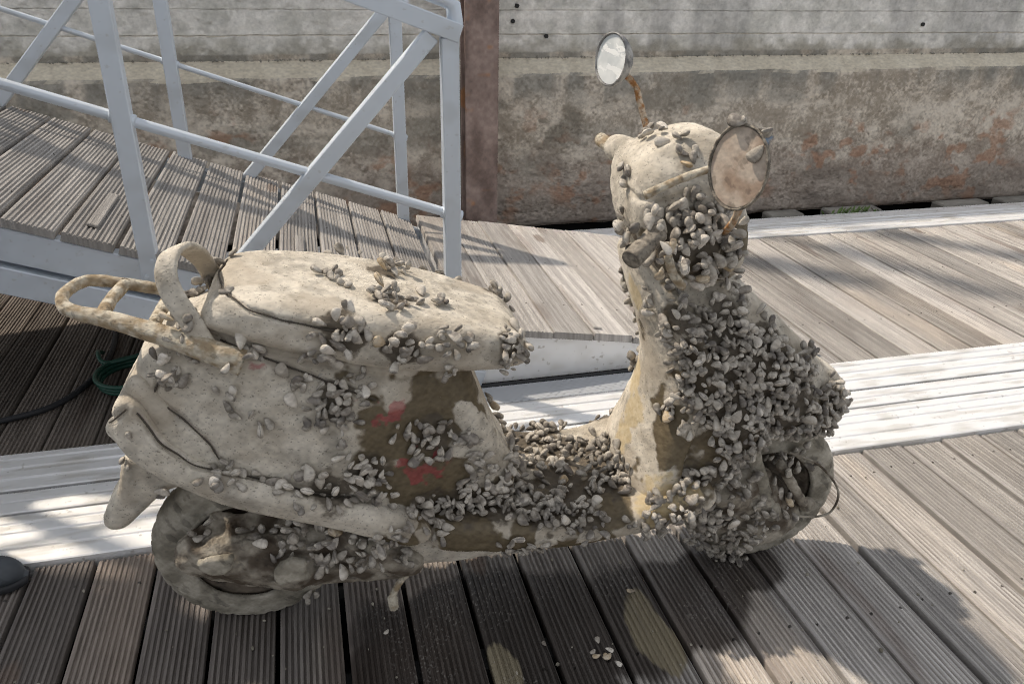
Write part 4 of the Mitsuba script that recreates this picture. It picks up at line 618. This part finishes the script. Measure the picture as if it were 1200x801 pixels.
tag(sc + '__mirror', 'near oval mirror filmed over with pinkish brown silt'); tag(sc + '__mirror_001', 'far mirror with a bright scratched glass on a rusty stem')
tag(sc, 'motor scooter recovered from water, caked in grey mud and clusters of mussels', 'scooter')
# ------------------------------------------------------------------ mussels
def mussel(nr, ns, seed):
    r = np.random.default_rng(seed); t = np.linspace(0, 1, nr + 2)[1:-1]; t = .5 - .5 * np.cos(np.pi * t)
    wd = .345 * (t ** .78) * (1 - t) ** .36 * 1.9; hh = wd * r.uniform(.58, .76); cx = .10 * np.sin(np.pi * t) * r.uniform(.3, 1.2)
    g = np.arange(ns) * 2 * np.pi / ns; V = [[0, 0, 0]]; uv = [[0, .5]]
    for i in range(nr):
        c, s = np.cos(g), np.sin(g); V += list(np.stack([np.full(ns, t[i]), cx[i] + wd[i] * np.sign(c) * np.abs(c) ** 1.0, hh[i] * np.sign(s) * np.abs(s) ** 1.7], 1)); uv += [[t[i], abs(q)] for q in s]
    V.append([1, cx[-1] * .5, 0]); uv.append([1, 0]); f = []
    for j in range(ns):
        jj = (j + 1) % ns; f.append([0, 1 + jj, 1 + j])
        for i in range(nr - 1): a = 1 + i * ns; f += [[a + j, a + jj, a + ns + jj], [a + j, a + ns + jj, a + ns + j]]
        a = 1 + (nr - 1) * ns; f.append([a + j, a + jj, len(V) - 1])
    m = trimesh.Trimesh(np.array(V, float), f, process=False); m.fix_normals(); m.metadata['uv'] = np.array(uv); return m
MSH = [mussel(7, 9, i) for i in range(4)]; LOW = [mussel(6, 8, 40 + i) for i in range(5)]
AV = np.vstack([b[0] for b in BEAR]); AN = np.vstack([b[1] for b in BEAR])
from scipy.spatial import cKDTree
tree = cKDTree(AV); place = []; taken = {}
def grow(c, n0, r, n, dense):
    idx = np.array(tree.query_ball_point(c, r))
    if len(idx) == 0: return
    ok = AN[idx] @ n0 > -.25; idx = idx[ok]
    if len(idx) == 0: return
    made = 0
    for i in rng.permutation(idx)[: n * 40]:
        if made >= n: break
        p, nn = AV[i], AN[i]; d = np.linalg.norm(p - c) / r
        if rng.random() < d ** 3: continue
        L = float(np.clip(rng.normal(.0335 if c[2] > .86 and c[0] > .8 else .0285 if n < 30 else .0255, .0058), .014, .043))
        gap = L * (.40 if dense else .48); key = tuple(np.floor(p / .03).astype(int)); near = False
        for a in (-1, 0, 1):
            for b in (-1, 0, 1):
                for e in (-1, 0, 1):
                    for q in taken.get((key[0] + a, key[1] + b, key[2] + e), ()):
                        if np.sum((q - p) ** 2) < gap * gap: near = True
        if near: continue
        taken.setdefault(key, []).append(p)
        t = np.cross(nn, rng.normal(size=3)); t /= np.linalg.norm(t); tilt = rng.uniform(.1, .85) if dense else rng.uniform(.05, .5)
        a = nn * math.sin(tilt) + t * math.cos(tilt); b = np.cross(nn, a); b /= np.linalg.norm(b); cc = np.cross(a, b); ro = rng.normal(0, .7); b, cc = b * math.cos(ro) + cc * math.sin(ro), cc * math.cos(ro) - b * math.sin(ro)
        off = rng.uniform(.001, .013) if dense else rng.uniform(.002, .006)
        place.append((p + nn * off, a * L, b * L * rng.uniform(.85, 1.12), cc * L, nn)); made += 1
for s, w, z, nx, ny, nz, r, n in CL:
    n0 = np.array([nx, ny, nz]); grow(np.array([s, w, z]), n0, r, int(n * (1.5 if n >= 25 else 1.15)), n >= 12)
for s, w, z, nx, ny, nz, r, n in CL:
    if abs(w) > .05: grow(np.array([s + .02, -w, z]), np.array([nx, -ny, nz]), r, int(n * .6), n >= 12)
camL = np.linalg.inv(LOC) @ np.array(CAM + [1.0])
def showing(q):
    d = camL[:3] - q[0]; D = np.linalg.norm(d); return np.linalg.norm(q[1]) / D * (1 if q[4] @ d / D > .05 else .2)
place.sort(key=showing, reverse=True)
SH = [[mikit.ply(m, f'shell_{c}', smooth=True, uv=m.metadata['uv']) for c in range(4)] for m in MSH]
def frame(q):
    M = np.eye(4); M[:3, 0], M[:3, 1], M[:3, 2], M[:3, 3] = q[1], q[2], q[3], q[0]; return M
for q in place[:300]:
    c = int(rng.choice(4, p=[.36, .38, .20, .06]))
    if .34 < q[0][0] < .56 and .34 < q[0][2] < .6 and q[0][1] < -.08: c = 2
    put('mussel', None, None, sc, shared=SH[rng.integers(4)][c], xf=T((LOC @ frame(q)).tolist()))
rest, ruv = [], []
for q in place[300:]:
    m = LOW[rng.integers(5)].copy(); ruv.append(m.metadata['uv']); m.apply_transform(LOC @ frame(q)); rest.append(m)
if rest: tag(put('mussel_crust', None, None, sc, shared=mikit.ply(cat(rest), 'shell_mix', smooth=True, uv=np.vstack(ruv))), 'dense crust of small grey mussels', kind='stuff')
# ------------------------------------------------------------------ loose things
def loose(x, y, ang, L, c, lab, grp=None):
    M = np.eye(4); ca, sa = math.cos(ang), math.sin(ang); M[:3, :3] = np.array([[ca, -sa, 0], [sa, ca, 0], [0, 0, 1]]) * L; M[:3, 3] = (x, y, .006)
    tag(put('fallen_mussel', None, None, shared=SH[int(ang * 7) % 4][c], xf=T(M.tolist())), lab, 'mussel', grp)
SINGLE = {7: 'single mussel shell on the planks just below the centre stand', 8: 'single mussel shell on the planks left of the small heap of shells', 9: 'single mussel shell lying on the olive mud stain'}
for n, (x, y, a, L, c) in enumerate([(np.float64(0.557), np.float64(1.277), 1.43, 0.021, 2), (np.float64(0.567), np.float64(1.261), 5.5, 0.021, 0), (np.float64(0.575), np.float64(1.244), 3.63, 0.025, 3), (np.float64(0.561), np.float64(1.229), 1.56, 0.018, 3), (np.float64(0.55), np.float64(1.245), 3.25, 0.021, 3), (np.float64(0.543), np.float64(1.264), 3.83, 0.018, 1), (np.float64(0.575), np.float64(1.221), 5.21, 0.021, 0), (np.float64(0.085), np.float64(1.433), 4.03, 0.017, 0), (np.float64(0.435), np.float64(1.298), 1.81, 0.016, 2), (np.float64(0.707), np.float64(1.419), 2.84, 0.023, 3)]):
    loose(x, y, a, L, c, SINGLE.get(n, 'mussel shell in the small heap on the planks in front of the scooter'), None if n in SINGLE else 'heap of fallen mussels')
cb = tube(spline([(-1.6, 2.56, .012), (-1.25, 2.60, .011), (-1.083, 2.642, .011), (-.942, 2.708, .011), (-.861, 2.845, .011), (-.817, 3.081, .011), (-.86, 3.418, .011), (-1.0, 3.7, .011)], 8), .011, 10)
put('black_cable', cb, 'rubber_black', smooth=True); tag('black_cable', 'thick black cable lying across the shaded planks under the gangway', 'cable')
t = np.linspace(0, 2 * np.pi * 3.2, 110); hs = np.stack([-.70 + (.105 + .006 * t / 6) * np.cos(t), 2.86 + (.12 + .004 * t / 6) * np.sin(t * 1.0), .01 + .0045 * t / 2], 1); hs = np.vstack([hs, spline([hs[-1], (-.80, 2.95, .045), (-.84, 3.02, .06), (-.845, 3.1, .02)], 6)[1:]])
put('garden_hose', tube(hs, .0085, 8), 'hose_green', smooth=True); tag('garden_hose', 'dark green hose coiled on the planks behind the scooter tail', 'hose')
# a person stands just outside the frame; the toe of one shoe is in it
def at(m, x, y, a=0.0, mat=None, name=None):
    m.apply_transform(trimesh.transformations.rotation_matrix(a, [0, 0, 1])); m.apply_translation((x, y, .002)); return put(name, m, mat, 'person', smooth=True)
for x, y, a in ((-.785, 1.81, .12), (-1.02, 2.06, .35)):
    v = Vol((-.36, -.09, -.02), (.03, .09, .16), .005)
    v.add(v.ext([(0, .03), (-.01, .055), (-.05, .075), (-.11, .085), (-.17, .115), (-.21, .13), (-.3, .125), (-.31, .06), (-.31, .012), (-.02, .012)], lambda S, Z: I([-.31, -.24, -.1, -.03, 0], [.035, .036, .047, .04, .028])(S), .03))
    k = at(v.mesh(), x, y, a, 'rubber_blue', 'shoe')
    v2 = Vol((-.36, -.09, -.02), (.03, .09, .06), .005); v2.add(v2.ext([(.006, .006), (.004, .024), (-.318, .024), (-.316, .002), (-.02, .002)], lambda S, Z: I([-.31, -.24, -.1, -.03, 0], [.038, .038, .05, .043, .03])(S), .006, curve=False))
    m = v2.mesh(); m.apply_transform(trimesh.transformations.rotation_matrix(a, [0, 0, 1])); m.apply_translation((x, y, .002)); put('sole', m, 'rubber_black', k, smooth=True)
px, py = -1.10, 1.91
v = Vol((-.3, -.3, .06), (.3, .34, 1.12), .011)
for h, kn, an in (((.0, -.09, .92), (.035, -.10, .5), (.02, -.115, .1)), ((.0, .09, .92), (-.02, .12, .5), (-.06, .17, .1))):
    v.add(v.cap(h, kn, .095, .07), .03); v.add(v.cap(kn, an, .07, .062), .02)
v.add(v.ell((0, 0, .96), (.125, .17, .13)), .05); at(v.mesh(), px, py, 0, 'cloth_navy', 'trousers')
v = Vol((-.36, -.4, .82), (.36, .4, 1.6), .011)
v.add(v.ell((-.01, 0, 1.16), (.135, .19, .32))); v.add(v.cap((-.015, -.15, 1.40), (-.015, .15, 1.40), .075), .08); v.add(v.cap((-.01, 0, 1.42), (0, 0, 1.5), .065), .04)
for q in (-1, 1): v.add(v.cap((-.015, q * .19, 1.40), (-.07, q * .27, 1.13), .062, .05), .04); v.add(v.cap((-.07, q * .27, 1.13), (.06, q * .19, .94), .05, .045), .02)
at(v.mesh(), px, py, 0, 'cloth_grey', 'jacket')
v = Vol((-.2, -.15, 1.42), (.2, .15, 1.82), .006)
v.add(v.cap((0, 0, 1.44), (.01, 0, 1.56), .052)); v.add(v.ell((.005, 0, 1.665), (.095, .076, .115)), .03); v.add(v.ell((.05, 0, 1.60), (.045, .05, .045)), .03); v.add(v.cap((.098, 0, 1.67), (.112, 0, 1.64), .010, .013), .012)
for q in (-1, 1): v.add(v.ell((-.005, q * .078, 1.66), (.018, .010, .03)), .008); v.cut(v.ell((.098, q * .032, 1.683), (.012, .014, .009)))
v.cut(v.ell((.105, 0, 1.602), (.012, .024, .004))); at(v.mesh(), px, py, 0, 'skin', 'head')
v = Vol((-.2, -.15, 1.55), (.2, .15, 1.85), .006); v.add(v.ell((-.012, 0, 1.685), (.10, .085, .112))); v.cut(v.ell((.08, 0, 1.60), (.085, .12, .125))); at(v.mesh(), px, py, 0, 'hair', 'hair')
tag('person', 'person standing past the left edge, only a dark grey shoe toe in view', 'person')
bl = []
for i in range(46):
    a = rng.uniform(0, 6.28); b = np.array([3.36 + rng.normal(0, .09), 4.262 + rng.normal(0, .012), 0.0]); d = np.array([math.cos(a) * .04, math.sin(a) * .03, rng.uniform(.02, .05)]); s = np.array([-d[1], d[0], 0]) * .22
    bl.append(trimesh.Trimesh([b - s * .4, b + s * .4, b + d * .6 + s, b + d * .6 - s, b + d], [[0, 1, 2], [0, 2, 3], [3, 2, 4]], process=False))
put('weed_tuft__blades', cat(bl), 'leaf'); tag('weed_tuft__blades', kind='stuff'); tag('weed_tuft', 'small green weed growing at the far deck edge', 'plant')
ld_ = []
for i in range(420):
    m = trimesh.creation.icosphere(0, rng.uniform(.002, .007)); m.apply_scale(rng.uniform(.5, 1.6, 3)); m.apply_translation((rng.uniform(-2.5, 6.5), 4.708 + rng.normal(0, .012), .912 + rng.uniform(0, .004))); ld_.append(m)
put('ledge_litter', cat(ld_), 'timber_wet'); tag('ledge_litter', 'brown litter and crumbs collected along the wall ledge', 'litter', kind='stuff')
db = []
for i in range(170):
    m = trimesh.creation.icosphere(0, rng.uniform(.0012, .0045)); m.apply_scale(rng.uniform(.5, 1.5, 3)); 
    m.apply_translation((rng.uniform(-.8, 1.6), rng.uniform(.85, 1.8), .002)); db.append(m)
put('grit', cat(db), 'tyre_mud'); tag('grit', 'scattered crumbs of dry mud on the deck planks', 'grit', kind='stuff')
